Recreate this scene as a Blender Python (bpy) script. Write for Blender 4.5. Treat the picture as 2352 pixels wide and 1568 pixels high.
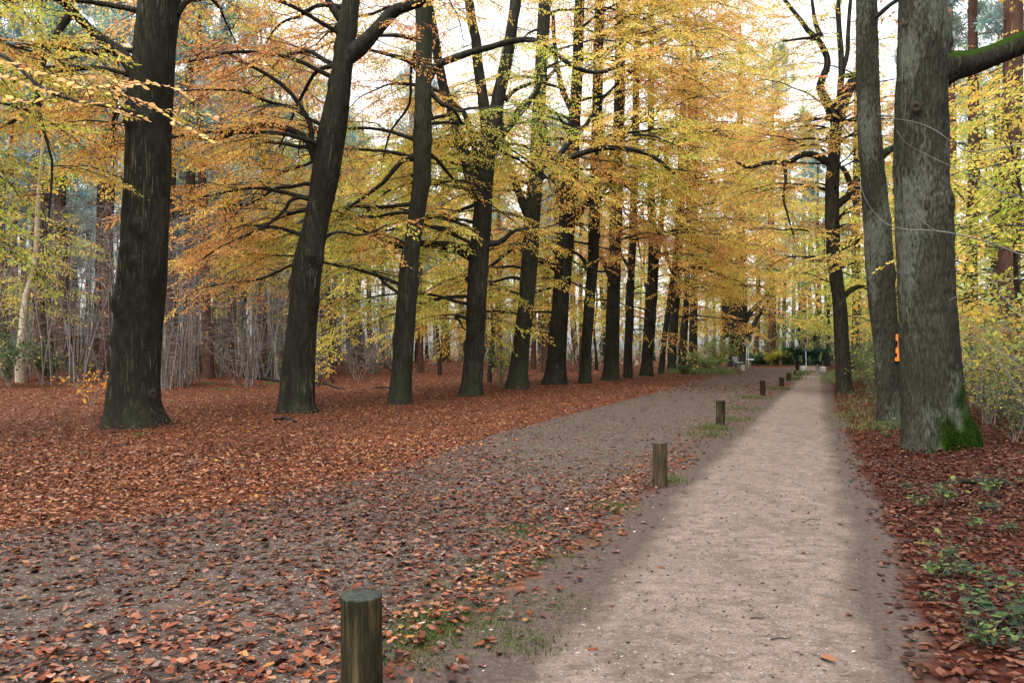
import bpy, math
import numpy as np

# ------------------------------------------------------------------ scene, camera, sky, sun, exposure
scene = bpy.context.scene
for o in list(bpy.data.objects):
    bpy.data.objects.remove(o, do_unlink=True)
COL = scene.collection

F, X0, Y0, EYE = 1960.0, 1176.0, 800.0, 1.6      # survey frame of the photograph (2352 px wide), eye height in metres

cam_data = bpy.data.cameras.new("camera")
cam_data.sensor_width = 36.0
cam_data.lens = 36.0 * F / 2352.0
cam_data.shift_y = 16.0 / 2352.0
cam_data.clip_end = 1500.0
cam_data.clip_start = 0.05
cam = bpy.data.objects.new("camera", cam_data)
cam.location = (0, 0, EYE)
cam.rotation_euler = (math.radians(90), 0, 0)
COL.objects.link(cam)
scene.camera = cam

SUN_EL, SUN_AZ = 62.0, 215.0                       # degrees; azimuth clockwise from +Y (the view direction)
world = bpy.data.worlds.new("World")
scene.world = world
world.use_nodes = True
wn, wl = world.node_tree.nodes, world.node_tree.links
wn.clear()
sky = wn.new("ShaderNodeTexSky")
sky.sky_type = 'NISHITA'
sky.sun_disc = False
sky.sun_elevation = math.radians(SUN_EL)
sky.sun_rotation = math.radians(SUN_AZ)
sky.air_density = 1.0
sky.dust_density = 3.0
sky.ozone_density = 1.0
hs = wn.new("ShaderNodeHueSaturation")             # overcast: the cloud layer takes the blue out of the sky
hs.inputs["Saturation"].default_value = 0.08
hs.inputs["Value"].default_value = 1.0
bgn = wn.new("ShaderNodeBackground")
bgn.inputs["Strength"].default_value = 0.15
wout = wn.new("ShaderNodeOutputWorld")
wl.new(sky.outputs[0], hs.inputs["Color"])
wl.new(hs.outputs[0], bgn.inputs["Color"])
wl.new(bgn.outputs[0], wout.inputs["Surface"])

sun_data = bpy.data.lights.new("sun", 'SUN')
sun_data.energy = 1.4
sun_data.angle = math.radians(60)
sun_data.color = (1.0, 0.985, 0.965)
sun = bpy.data.objects.new("sun", sun_data)
sun.rotation_euler = (math.radians(90 - SUN_EL), 0, math.radians(180 - SUN_AZ))
COL.objects.link(sun)

scene.view_settings.view_transform = 'Standard'
scene.view_settings.look = 'None'
scene.view_settings.gamma = 1.0
scene.view_settings.use_curve_mapping = False
scene.view_settings.exposure = 1.78

scene.cycles.use_denoising = True
scene.cycles.max_bounces = 8
scene.cycles.diffuse_bounces = 4
scene.cycles.transmission_bounces = 4
scene.cycles.glossy_bounces = 2
scene.cycles.transparent_max_bounces = 4
scene.cycles.use_fast_gi = False
scene.cycles.sample_clamp_indirect = 6.0

# ------------------------------------------------------------------ small maths
rng = np.random.default_rng(11)

def hash3(i, j, k, s):
    h = (i * 374761393 + j * 668265263 + k * 2147483647 + s * 974634777) & 0xFFFFFFFF
    h = ((h ^ (h >> 13)) * 1274126177) & 0xFFFFFFFF
    h = h ^ (h >> 16)
    return (h & 0xFFFFFF).astype(np.float64) / float(0xFFFFFF) * 2 - 1

def vnoise(p, seed=0):
    p = np.asarray(p, float)
    i = np.floor(p).astype(np.int64)
    f = p - i
    f = f * f * (3 - 2 * f)
    r = 0
    for a in (0, 1):
        wa = f[..., 0] if a else 1 - f[..., 0]
        for b in (0, 1):
            wb = f[..., 1] if b else 1 - f[..., 1]
            for c in (0, 1):
                wc = f[..., 2] if c else 1 - f[..., 2]
                r = r + wa * wb * wc * hash3(i[..., 0] + a, i[..., 1] + b, i[..., 2] + c, seed)
    return r

def noise2(x, y, sc, seed=0):
    return vnoise(np.stack([x * sc, y * sc, np.zeros_like(x) + .5], -1), seed)

def sstep(a, b, x):
    t = np.clip((x - a) / (b - a), 0, 1)
    return t * t * (3 - 2 * t)

def unit(v):
    v = np.asarray(v, float)
    return v / np.maximum(np.linalg.norm(v, axis=-1, keepdims=True), 1e-9)

def P(px, py, d):
    """the point at distance d (metres ahead) seen at a surveyed position"""
    return np.array([(px - X0) / F * d, d, EYE - (py - Y0) / F * d])

def G(px, py):
    d = F * EYE / (py - Y0)
    return np.array([(px - X0) / F * d, d, 0.0])

def spline(pts, n):
    pts = np.asarray(pts, float)
    m = len(pts)
    if m == 2:
        t = np.linspace(0, 1, n)[:, None]
        return pts[0] * (1 - t) + pts[1] * t
    ext = np.vstack([2 * pts[0] - pts[1], pts, 2 * pts[-1] - pts[-2]])
    u = np.linspace(0, m - 1, n)
    k = np.minimum(u.astype(int), m - 2)
    t = (u - k)[:, None]
    p0, p1, p2, p3 = ext[k], ext[k + 1], ext[k + 2], ext[k + 3]
    return .5 * ((2 * p1) + (-p0 + p2) * t + (2 * p0 - 5 * p1 + 4 * p2 - p3) * t * t + (-p0 + 3 * p1 - 3 * p2 + p3) * t ** 3)

# ------------------------------------------------------------------ mesh building
def make_mesh(name, V, quads=None, tris=None, fcol=None, vattr=None, smooth=True, mat=None):
    me = bpy.data.meshes.new(name)
    V = np.asarray(V, np.float32)
    me.vertices.add(len(V))
    me.vertices.foreach_set("co", V.ravel())
    idx, starts, n = [], [], 0
    if quads is not None and len(quads):
        q = np.asarray(quads, np.int32)
        idx.append(q.ravel()); starts.append(np.arange(len(q)) * 4); n += q.size
    if tris is not None and len(tris):
        t = np.asarray(tris, np.int32)
        idx.append(t.ravel()); starts.append(n + np.arange(len(t)) * 3); n += t.size
    idx = np.concatenate(idx); starts = np.concatenate(starts)
    me.loops.add(len(idx))
    me.loops.foreach_set("vertex_index", idx.astype(np.int32))
    me.polygons.add(len(starts))
    me.polygons.foreach_set("loop_start", starts.astype(np.int32))
    me.polygons.foreach_set("use_smooth", np.full(len(starts), bool(smooth)))
    if fcol is not None:
        a = me.attributes.new("col", 'FLOAT_COLOR', 'FACE')
        c = np.ones((len(starts), 4), np.float32); c[:, :3] = fcol
        a.data.foreach_set("color", c.ravel())
    for k, v in (vattr or {}).items():
        a = me.attributes.new(k, 'FLOAT', 'POINT')
        a.data.foreach_set("value", np.asarray(v, np.float32))
    me.update(calc_edges=True)
    if mat is not None:
        me.materials.append(mat)
    return me

def link(name, me, parent=None, kind=None, label=None, cat=None, group=None, loc=None):
    o = bpy.data.objects.new(name, me)
    COL.objects.link(o)
    if parent is not None:
        o.parent = parent
    if kind: o["kind"] = kind
    if label: o["label"] = label
    if cat: o["category"] = cat
    if group: o["group"] = group
    if loc is not None: o.location = [float(c) for c in loc]
    return o

def thing(name, label, cat, loc, group=None):
    o = link(name, None, None, None, label, cat, group, loc)
    o.empty_display_size = 0.2
    return o

def copy_thing(src, loc, rz=0.0, scale=1.0, label=None, group=None):
    r = src.copy(); COL.objects.link(r)
    r.location = [float(c) for c in loc]; r.rotation_euler = (0, 0, rz); r.scale = (scale,) * 3
    if label: r["label"] = label
    if group: r["group"] = group
    for ch in src.children:
        c = ch.copy(); COL.objects.link(c); c.parent = r
        for g in ch.children:
            d = g.copy(); COL.objects.link(d); d.parent = c
    return r

class MB:
    """collects tubes / boxes / arbitrary pieces into one mesh"""
    def __init__(s):
        s.V, s.Q, s.T, s.n = [], [], [], 0
    def add(s, V, Q=None, T=None):
        V = np.asarray(V, float).reshape(-1, 3)
        s.V.append(V)
        if Q is not None and len(Q): s.Q.append(np.asarray(Q) + s.n)
        if T is not None and len(T): s.T.append(np.asarray(T) + s.n)
        s.n += len(V)
    def tube(s, pts, rad, sides=6, cap=True):
        V, Q, T = tube(pts, rad, sides, cap)
        s.add(V, Q, T)
    def box(s, c, size, rz=0.0, bev=0.0, rx=0.0):
        c = np.asarray(c, float); h = np.asarray(size, float) / 2
        b = min(bev, h.min() * .9)
        if b <= 0:
            V = np.array([[x, y, z] for z in (-1, 1) for y in (-1, 1) for x in (-1, 1)]) * h
            Q = [[0, 2, 3, 1], [4, 5, 7, 6], [0, 1, 5, 4], [2, 6, 7, 3], [0, 4, 6, 2], [1, 3, 7, 5]]
            T = []
        else:
            prof = [(-h[0] + b, -h[1]), (h[0] - b, -h[1]), (h[0], -h[1] + b), (h[0], h[1] - b), (h[0] - b, h[1]), (-h[0] + b, h[1]), (-h[0], h[1] - b), (-h[0], -h[1] + b)]
            pr = np.array(prof)
            ins = pr * (1 - b / np.array([h[0], h[1]]))
            V = np.vstack([np.c_[ins, np.full(8, -h[2])], np.c_[pr, np.full(8, -h[2] + b)], np.c_[pr, np.full(8, h[2] - b)], np.c_[ins, np.full(8, h[2])], [[0, 0, -h[2]]], [[0, 0, h[2]]]])
            Q = [[r * 8 + i, r * 8 + (i + 1) % 8, r * 8 + 8 + (i + 1) % 8, r * 8 + 8 + i] for r in range(3) for i in range(8)]
            T = [[32, (i + 1) % 8, i] for i in range(8)] + [[33, 24 + i, 24 + (i + 1) % 8] for i in range(8)]
        cx, sx = math.cos(rx), math.sin(rx)
        V = V @ np.array([[1, 0, 0], [0, cx, sx], [0, -sx, cx]])
        cz, sz = math.cos(rz), math.sin(rz)
        V = V @ np.array([[cz, sz, 0], [-sz, cz, 0], [0, 0, 1]]) + c
        s.add(V, Q, T)
    def mesh(s, name, mat, smooth=True, off=None):
        V = np.vstack(s.V)
        if off is not None: V = V - np.asarray(off)
        return make_mesh(name, V, np.vstack(s.Q) if s.Q else None, np.vstack(s.T) if s.T else None, smooth=smooth, mat=mat)

def frames(pts):
    T = unit(np.gradient(pts, axis=0))
    m = np.abs(T.mean(0))
    ref = np.eye(3)[int(np.argmin(m))]
    N = unit(ref - T * (T @ ref)[:, None])
    B = np.cross(T, N)
    return T, N, B

def tube(pts, rad, sides=6, cap=True):
    pts = np.asarray(pts, float); n = len(pts)
    rad = np.broadcast_to(np.asarray(rad, float), (n,))
    T, N, B = frames(pts)
    a = np.arange(sides) / sides * 2 * np.pi
    ring = np.cos(a)[None, :, None] * N[:, None] + np.sin(a)[None, :, None] * B[:, None]
    V = (pts[:, None] + ring * rad[:, None, None]).reshape(-1, 3)
    i, j = np.meshgrid(np.arange(n - 1), np.arange(sides), indexing='ij')
    j2 = (j + 1) % sides
    Q = np.stack([i * sides + j, i * sides + j2, (i + 1) * sides + j2, (i + 1) * sides + j], -1).reshape(-1, 4)
    Tn = []
    if cap:
        V = np.vstack([V, pts[-1:]])
        c = len(V) - 1
        Tn = [[c, (n - 1) * sides + k, (n - 1) * sides + (k + 1) % sides] for k in range(sides)]
    return V, Q, Tn

# ------------------------------------------------------------------ materials
def new_mat(name):
    m = bpy.data.materials.new(name)
    m.use_nodes = True
    nt = m.node_tree
    nt.nodes.clear()
    out = nt.nodes.new("ShaderNodeOutputMaterial")
    return m, nt, out

def nd(nt, typ, **kw):
    n = nt.nodes.new(typ)
    for k, v in kw.items():
        if k in n.inputs: n.inputs[k].default_value = v
        else: setattr(n, k, v)
    return n

def ramp(nt, fac, stops, interp='LINEAR'):
    r = nt.nodes.new("ShaderNodeValToRGB")
    r.color_ramp.interpolation = interp
    els = r.color_ramp.elements
    while len(els) < len(stops): els.new(0.5)
    for e, (p, c) in zip(els, stops):
        e.position = p
        e.color = (*c, 1) if len(c) == 3 else c
    nt.links.new(fac, r.inputs[0])
    return r.outputs[0]

def mixc(nt, fac, a, b, blend='MIX'):
    m = nt.nodes.new("ShaderNodeMix"); m.data_type = 'RGBA'; m.blend_type = blend
    for s, v in ((m.inputs[0], fac), (m.inputs[6], a), (m.inputs[7], b)):
        if hasattr(v, "is_linked") or hasattr(v, "links"): nt.links.new(v, s)
        else: s.default_value = v if isinstance(v, (int, float)) else (*v, 1)
    return m.outputs[2]

def mth(nt, op, a, b=0.0, clamp=False):
    m = nt.nodes.new("ShaderNodeMath"); m.operation = op; m.use_clamp = clamp
    for s, v in ((m.inputs[0], a), (m.inputs[1], b)):
        if isinstance(v, (int, float)): s.default_value = v
        else: nt.links.new(v, s)
    return m.outputs[0]

def coords(nt, scale=(1, 1, 1), obj=True):
    tc = nt.nodes.new("ShaderNodeTexCoord")
    mp = nt.nodes.new("ShaderNodeMapping")
    mp.inputs["Scale"].default_value = scale
    nt.links.new(tc.outputs["Object" if obj else "Generated"], mp.inputs[0])
    return mp.outputs[0]

def noise(nt, vec, scale, detail=4, rough=.55, dist=0.0):
    n = nt.nodes.new("ShaderNodeTexNoise")
    n.inputs["Scale"].default_value = scale; n.inputs["Detail"].default_value = detail
    n.inputs["Roughness"].default_value = rough; n.inputs["Distortion"].default_value = dist
    nt.links.new(vec, n.inputs["Vector"])
    return n.outputs["Fac"]

def attr(nt, name):
    a = nt.nodes.new("ShaderNodeAttribute"); a.attribute_name = name
    return a

def principled(nt, out, color, rough=.8, spec=.3, bump=None, bstr=.5, bdist=.02, sheen=0.0):
    p = nt.nodes.new("ShaderNodeBsdfPrincipled")
    if isinstance(color, tuple): p.inputs["Base Color"].default_value = (*color, 1)
    else: nt.links.new(color, p.inputs["Base Color"])
    if isinstance(rough, (int, float)): p.inputs["Roughness"].default_value = rough
    else: nt.links.new(rough, p.inputs["Roughness"])
    p.inputs["Specular IOR Level"].default_value = spec
    if bump is not None:
        b = nt.nodes.new("ShaderNodeBump")
        b.inputs["Strength"].default_value = bstr; b.inputs["Distance"].default_value = bdist
        nt.links.new(bump, b.inputs["Height"]); nt.links.new(b.outputs[0], p.inputs["Normal"])
    if out is not None: nt.links.new(p.outputs[0], out.inputs[0])
    return p

def bark_mat(name, dark, mid, light, streak, sx=9.0, sz=1.3, ridge=.6, moss=(.014, .031, .004), rough=.75, bdist=.012, lichen=None, spec=.03, wrinkle=0.0, algae=None):
    m, nt, out = new_mat(name)
    v = coords(nt, (1, 1, sz / sx))
    n1 = noise(nt, v, sx, 6, .62, .3)
    n2 = noise(nt, coords(nt, (1, 1, .22)), 1.6, 4, .6)
    n3 = noise(nt, coords(nt, (1, 1, .07)), 30, 3, .6)
    base = ramp(nt, n1, [(.3, dark), (.52, mid), (.75, light)])
    base = mixc(nt, ramp(nt, n2, [(.35, (0, 0, 0)), (.7, (.75, .75, .75))]), base, dark)
    st = ramp(nt, n3, [(.56, (0, 0, 0)), (.68, (.85, .85, .85))])
    gate = ramp(nt, noise(nt, coords(nt, (1, 1, .3)), 2.2, 2), [(.42, (0, 0, 0)), (.58, (1, 1, 1))])
    spk = ramp(nt, noise(nt, coords(nt, (1, 1, .8)), 55, 3, .6), [(.62, (0, 0, 0)), (.72, (.7, .7, .7))])
    base = mixc(nt, spk, base, mixc(nt, .55, mid, light))
    wr = noise(nt, coords(nt, (.25, .25, 3.2)), 9, 4, .65)
    base = mixc(nt, ramp(nt, wr, [(.56, (0, 0, 0)), (.66, (wrinkle,) * 3)]), base, dark)
    base = mixc(nt, mixc(nt, 1.0, st, gate, 'MULTIPLY'), base, streak)
    if lichen:
        nl = mth(nt, 'MULTIPLY', noise(nt, coords(nt, (1, 1, .35)), 1.5, 3, .5), mth(nt, 'ADD', n1, .45))
        base = mixc(nt, ramp(nt, nl, [(.47, (0, 0, 0)), (.60, (.8, .8, .8))]), base, lichen)
    if algae:
        oi = nt.nodes.new("ShaderNodeObjectInfo")
        na = mth(nt, 'ADD', noise(nt, coords(nt, (1, 1, .3)), .9, 5, .65), mth(nt, 'MULTIPLY', mth(nt, 'SUBTRACT', oi.outputs["Random"], .5), .22))
        base = mixc(nt, ramp(nt, na, [(.46, (0, 0, 0)), (.66, (.75, .75, .75))]), base, mixc(nt, n1, (algae[0] * .5, algae[1] * .5, algae[2] * .5), (algae[0] * 1.5, algae[1] * 1.5, algae[2] * 1.5)))
    mo = attr(nt, "moss").outputs["Fac"]
    nm = noise(nt, coords(nt), 7, 6, .75)
    mfac = mth(nt, 'MULTIPLY', mo, mth(nt, 'ADD', nm, .55), True)
    mfac = ramp(nt, mfac, [(.42, (0, 0, 0)), (.80, (1, 1, 1))])
    mcol = mixc(nt, noise(nt, coords(nt), 40, 3), (moss[0] * .3, moss[1] * .35, moss[2] * .5), (moss[0] * 1.9, moss[1] * 1.7, moss[2] * 1.3))
    base = mixc(nt, mfac, base, mcol)
    h = mth(nt, 'ADD', mth(nt, 'MULTIPLY', n1, ridge), mth(nt, 'MULTIPLY', n3, .25))
    principled(nt, out, base, rough, spec, h, 1.0, bdist)
    return m

def leaf_mat(name, transl=.45, gloss=.25, use_obj=False, rough=.45):
    m, nt, out = new_mat(name)
    if use_obj:
        col = nt.nodes.new("ShaderNodeObjectInfo").outputs["Color"]
    else:
        col = attr(nt, "col").outputs["Color"]
    d = principled(nt, None, col, rough, gloss)
    if transl > 0:
        t = nt.nodes.new("ShaderNodeBsdfTranslucent"); nt.links.new(col, t.inputs[0])
        mx = nt.nodes.new("ShaderNodeMixShader"); mx.inputs[0].default_value = transl
        nt.links.new(d.outputs[0], mx.inputs[1]); nt.links.new(t.outputs[0], mx.inputs[2])
        nt.links.new(mx.outputs[0], out.inputs[0])
    else:
        nt.links.new(d.outputs[0], out.inputs[0])
    return m

def plain_mat(name, c1, c2, scale=8, rough=.8, spec=.3, stretch=(1, 1, 1), bdist=.004):
    m, nt, out = new_mat(name)
    n = noise(nt, coords(nt, stretch), scale, 5, .6)
    principled(nt, out, ramp(nt, n, [(.3, c1), (.7, c2)]), rough, spec, n, .6, bdist)
    return m

M = {}
M['beech'] = bark_mat("beech_bark", (.0080, .0074, .0055), (.018, .0170, .0120), (.036, .0345, .0245), (.10, .086, .060), 9, 3.6, .5, bdist=.014, wrinkle=.6, algae=(.027, .030, .019))
M['limb'] = bark_mat("limb_bark", (.010, .0092, .007), (.024, .022, .017), (.048, .046, .034), (.07, .065, .045), 9, 4, .4, bdist=.008, wrinkle=.4)
M['oak'] = bark_mat("oak_bark", (.011, .0102, .0075), (.030, .0290, .0205), (.060, .0600, .044), (.036, .046, .026), 34, 9.5, 1.0, rough=.9, bdist=.03, lichen=(.075, .079, .060))
M['twistoak'] = bark_mat("dark_oak_bark", (.010, .0085, .0065), (.024, .021, .016), (.05, .044, .034), (.06, .075, .03), 20, 3, 1.0, rough=.9, bdist=.02)
M['pine'] = bark_mat("pine_bark", (.032, .017, .012), (.075, .039, .028), (.13, .072, .053), (.18, .12, .09), 12, 3, .9, rough=.9, bdist=.015)
M['birch'] = bark_mat("birch_bark", (.16, .125, .085), (.38, .31, .22), (.50, .43, .33), (.10, .08, .06), 6, 14, .4, rough=.7, bdist=.005)
M['twig'] = plain_mat("twig_bark", (.014, .012, .010), (.038, .033, .026), 20)
M['greytwig'] = plain_mat("pale_twig_bark", (.07, .061, .055), (.17, .155, .145), 6)
M['browntwig'] = plain_mat("brown_twig_bark", (.09, .067, .055), (.20, .16, .135), 6)
M['leaf'] = leaf_mat("autumn_leaf", .58, .08)
M['needle'] = leaf_mat("pine_needle", .4, .2)
M['litter'] = leaf_mat("fallen_leaf", .0, .22, rough=.48)
M['litter_one'] = leaf_mat("fallen_leaf_single", .0, .22, True, rough=.48)
M['leaf_one'] = leaf_mat("autumn_leaf_single", .5, .25, True)
# ------------------------------------------------------------------ layout of the ground
ROW_A, ROW_B = np.array([-7.5, 17.0]), np.array([5.0, 43.0])
ROW_D = unit(ROW_B - ROW_A)
ROW_N = np.array([-ROW_D[1], ROW_D[0]])              # to the left of the row of beeches

def row_side(x, y):
    return (x - ROW_A[0]) * ROW_N[0] + (y - ROW_A[1]) * ROW_N[1]

def gp(*pp):
    return np.array([G(a, b)[:2] for a, b in pp])

# footpath edges and dirt track edges, in metres
path_left = np.vstack([[[-2.4, -3.0]], gp((1160, 1568), (1330, 1400), (1420, 1300), (1560, 1120), (1690, 1000), (1792, 905), (1828, 872), (1846, 856)), [[22.5, 68.0]], [[26.0, 78.0]]])
path_right = np.vstack([[[0.0, -3.0]], gp((2060, 1568), (2010, 1360), (1982, 1220), (1935, 1060), (1908, 960), (1896, 900), (1892, 872), (1886, 858)), [[24.4, 68.0]], [[28.0, 78.0]]])
PATH = np.vstack([path_left, path_right[::-1]])
TRACK = np.array([(-16, 7.9), (-9, 7.7), (-4.6, 7.5), (-2.9, 8.6), (-1.5, 11.6), (-.4, 15.7), (1.5, 20.9), (4.8, 29.9), (7.6, 38), (12, 50.6), (19, 66), (17, 70), (30, 74), (30, 72.5), (22.2, 66), (17.2, 51.5),
                  (13.6, 42), (11.2, 35.4), (8.3, 28.5), (4.2, 17.6), (1.5, 9.6), (-.3, 5.0), (-1.0, 3.4), (-2.6, 2.6), (-6, 3.6), (-16, 4.4)])

STRIP = np.vstack([[[-3.5, -3.0]], TRACK[::-1][3:13], path_left[::-1]])

def poly_sd(poly, x, y):
    """signed distance to a polygon, positive inside"""
    x = np.asarray(x, float); y = np.asarray(y, float)
    d = np.full(x.shape, 1e9); ins = np.zeros(x.shape, bool)
    n = len(poly)
    for i in range(n):
        a, b = poly[i], poly[(i + 1) % n]
        e = b - a
        wx, wy = x - a[0], y - a[1]
        t = np.clip((wx * e[0] + wy * e[1]) / (e @ e + 1e-12), 0, 1)
        d = np.minimum(d, np.hypot(wx - t * e[0], wy - t * e[1]))
        c = ((a[1] > y) != (b[1] > y)) & (x < (b[0] - a[0]) * (y - a[1]) / (b[1] - a[1] + 1e-12) + a[0])
        ins ^= c
    return np.where(ins, d, -d)

TRUNKS = [(*G((a + b) / 2, c)[:2], (b - a) / 2 / F * G(0, c)[1]) for a, b, c in ((238, 380, 985), (640, 725, 950), (890, 943, 928), (1052, 1107, 911), (1162, 1213, 894), (1243, 1302, 885), (1329, 1356, 882), (1383, 1424, 873), (2076, 2214, 1045), (2014, 2071, 980), (1920, 1960, 905))]

def way_sd(x, y):
    return np.maximum(poly_sd(PATH, x, y), poly_sd(TRACK, x, y))

def ground_z(x, y, sd=None):
    x = np.asarray(x, float); y = np.asarray(y, float)
    if sd is None: sd = way_sd(x, y)
    off = sstep(0.3, 2.5, -sd)
    s = row_side(x, y)
    z = .55 * sstep(5, 22, s) + .25 * sstep(22, 70, s)
    right = poly_sd(np.vstack([path_right, [[300, 200]], [[300, -30]], [[0.0, -30]]]), x, y)
    z = z + .10 * sstep(.6, 2.2, right)
    for (tx, ty, tr_) in TRUNKS:                      # soil and leaves banked against the trunks
        q = np.hypot(x - tx, y - ty)
        z = z + .085 * np.exp(-(np.maximum(q - tr_, 0) / .30) ** 2)
    z = z + off * (.05 * noise2(x, y, .45, 3) + .03 * noise2(x, y, 1.4, 4))
    return z

def litter_cover(x, y, psd=None, tsd=None):
    """how thickly fallen leaves cover the ground, 0..1"""
    if psd is None: psd = poly_sd(PATH, x, y)
    if tsd is None: tsd = poly_sd(TRACK, x, y)
    n1 = noise2(x, y, .8, 21); n2 = noise2(x, y, 2.6, 22)
    c = np.ones(np.shape(x))
    # track: bare gravel in the wheel lines, drifts of leaves between
    drift = .24 + .22 * n1 + .12 * n2
    drift = drift + .42 * sstep(.9, .0, tsd) + .45 * sstep(3.2, .2, tsd) * sstep(15, 9, y)
    drift = drift + .34 * np.exp(-((x + .3) ** 2 / 5 + (y - 8.4) ** 2 / 5))        # wedge of leaves between the two wheel lines
    drift = drift + .30 * sstep(5.5, 4.2, y) * sstep(1.5, -.5, x) + .10 * sstep(11, 8, y) * sstep(1.2, -.4, x)                   # drift at the near end
    drift = drift + .85 * np.exp(-((y - 37 + .25 * x) / 4.5) ** 2)      # band blown across the track further on
    drift = drift + .20 * np.exp(-((y - 50) / 6.0) ** 2)
    drift = drift * (1 - .75 * np.exp(-((x - 3.2) ** 2 / 14 + (y - 22) ** 2 / 60)) - .55 * np.exp(-((x - .9) ** 2 / 2 + (y - 12.5) ** 2 / 10)))
    c = np.where(tsd > 0, np.clip(drift, .02, 1), c)
    # strip between the track and the footpath
    strip = (psd < 0) & (tsd < 0) & (poly_sd(STRIP, x, y) > 0)
    c = np.where(strip, np.clip(.30 + .35 * n1, .05, 1) * sstep(0, .35, -psd), c)
    c = np.where(psd > 0, .008, c)
    # trodden margin of the footpath on the right
    rgt = (psd <= 0) & (tsd < 0) & ~strip
    c = np.where(rgt, c * sstep(-.05, .55, -psd + .2 * n2), c)
    return c

# forest floor: one sheet in rings round the viewpoint, out past the last trees
rings = np.concatenate([[0.0], 1.2 * 1.045 ** np.arange(0, 132)])
rings = rings[rings < 420]
NA = 288
ang = np.arange(NA) / NA * 2 * np.pi
gx = (rings[1:, None] * np.sin(ang)).ravel(); gy = (rings[1:, None] * np.cos(ang)).ravel()
gx = np.concatenate([[0], gx]); gy = np.concatenate([[0], gy])
gsd_p, gsd_t = poly_sd(PATH, gx, gy), poly_sd(TRACK, gx, gy)
gz = ground_z(gx, gy, np.maximum(gsd_p, gsd_t))
nr = len(rings) - 1
i, j = np.meshgrid(np.arange(nr - 1), np.arange(NA), indexing='ij'); j2 = (j + 1) % NA
gq = np.stack([1 + i * NA + j, 1 + i * NA + j2, 1 + (i + 1) * NA + j2, 1 + (i + 1) * NA + j], -1).reshape(-1, 4)[:, ::-1]
gt = [[0, 1 + (k + 1) % NA, 1 + k] for k in range(NA)]

m, nt, out = new_mat("forest_floor")
v = coords(nt)
vor = nd(nt, "ShaderNodeTexVoronoi", Scale=17.0); vor.inputs["Randomness"].default_value = 1.0
nt.links.new(v, vor.inputs["Vector"])
sep = nt.nodes.new("ShaderNodeSeparateColor"); nt.links.new(vor.outputs["Color"], sep.inputs[0])
leafc = ramp(nt, sep.outputs[0], [(0, (.025, .009, .006)), (.3, (.062, .019, .009)), (.55, (.095, .032, .015)), (.8, (.125, .052, .028)), (1, (.15, .085, .055))], 'CONSTANT')
big = noise(nt, v, .35, 4, .6)
leafc = mixc(nt, mth(nt, 'MULTIPLY', big, .6), leafc, (.08, .030, .017))
humus = ramp(nt, noise(nt, v, 22, 8, .78), [(.3, (.024, .0165, .013)), (.7, (.090, .066, .055))])
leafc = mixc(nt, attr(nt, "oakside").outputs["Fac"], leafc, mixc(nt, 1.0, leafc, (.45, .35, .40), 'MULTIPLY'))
cov = mth(nt, 'MULTIPLY', attr(nt, "cover").outputs["Fac"], mth(nt, 'ADD', noise(nt, v, 5, 4), .5), True)
fc = mixc(nt, ramp(nt, cov, [(.3, (0, 0, 0)), (.6, (1, 1, 1))]), humus, leafc)
principled(nt, out, fc, .9, .05, sep.outputs[1], .8, .03)
gcov = litter_cover(gx, gy, gsd_p, gsd_t)
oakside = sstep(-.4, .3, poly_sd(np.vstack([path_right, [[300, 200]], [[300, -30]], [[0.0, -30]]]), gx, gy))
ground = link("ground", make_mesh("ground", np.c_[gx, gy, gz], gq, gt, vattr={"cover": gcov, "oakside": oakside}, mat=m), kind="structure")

def sheet(name, poly, res, lift, mat, y_max=80):
    x0, y0 = poly.min(0) - .4; x1, y1 = poly.max(0) + .4
    y1 = min(y1, y_max)
    xs = np.arange(x0, x1, res)
    # finer rows near the viewer, wider ones far away
    ys = [y0]
    while ys[-1] < y1: ys.append(ys[-1] + res * max(1.0, abs(ys[-1]) / 9))
    ys = np.array(ys)
    Xg, Yg = np.meshgrid(xs, ys)
    sd = poly_sd(poly, Xg, Yg) + .10 * noise2(Xg, Yg, 2.3, 5) + .05 * noise2(Xg, Yg, 7, 6)
    Z = lift * np.clip(sd / .35, -1.2, 1) + .006 * noise2(Xg, Yg, 1.1, 7) * sstep(0, .5, sd) + .003 * noise2(Xg, Yg, 5, 8)
    keep = (sd > -.30)
    fm = keep[:-1, :-1] & keep[1:, :-1] & keep[:-1, 1:] & keep[1:, 1:]
    ii, jj = np.nonzero(fm)
    w = len(xs)
    q = np.stack([ii * w + jj, ii * w + jj + 1, (ii + 1) * w + jj + 1, (ii + 1) * w + jj], -1)
    used, inv = np.unique(q, return_inverse=True)
    V = np.c_[Xg.ravel(), Yg.ravel(), Z.ravel()][used]
    return link(name, make_mesh(name, V, inv.reshape(-1, 4), vattr={"edge": sd.ravel()[used]}, mat=mat), kind="structure")

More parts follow.
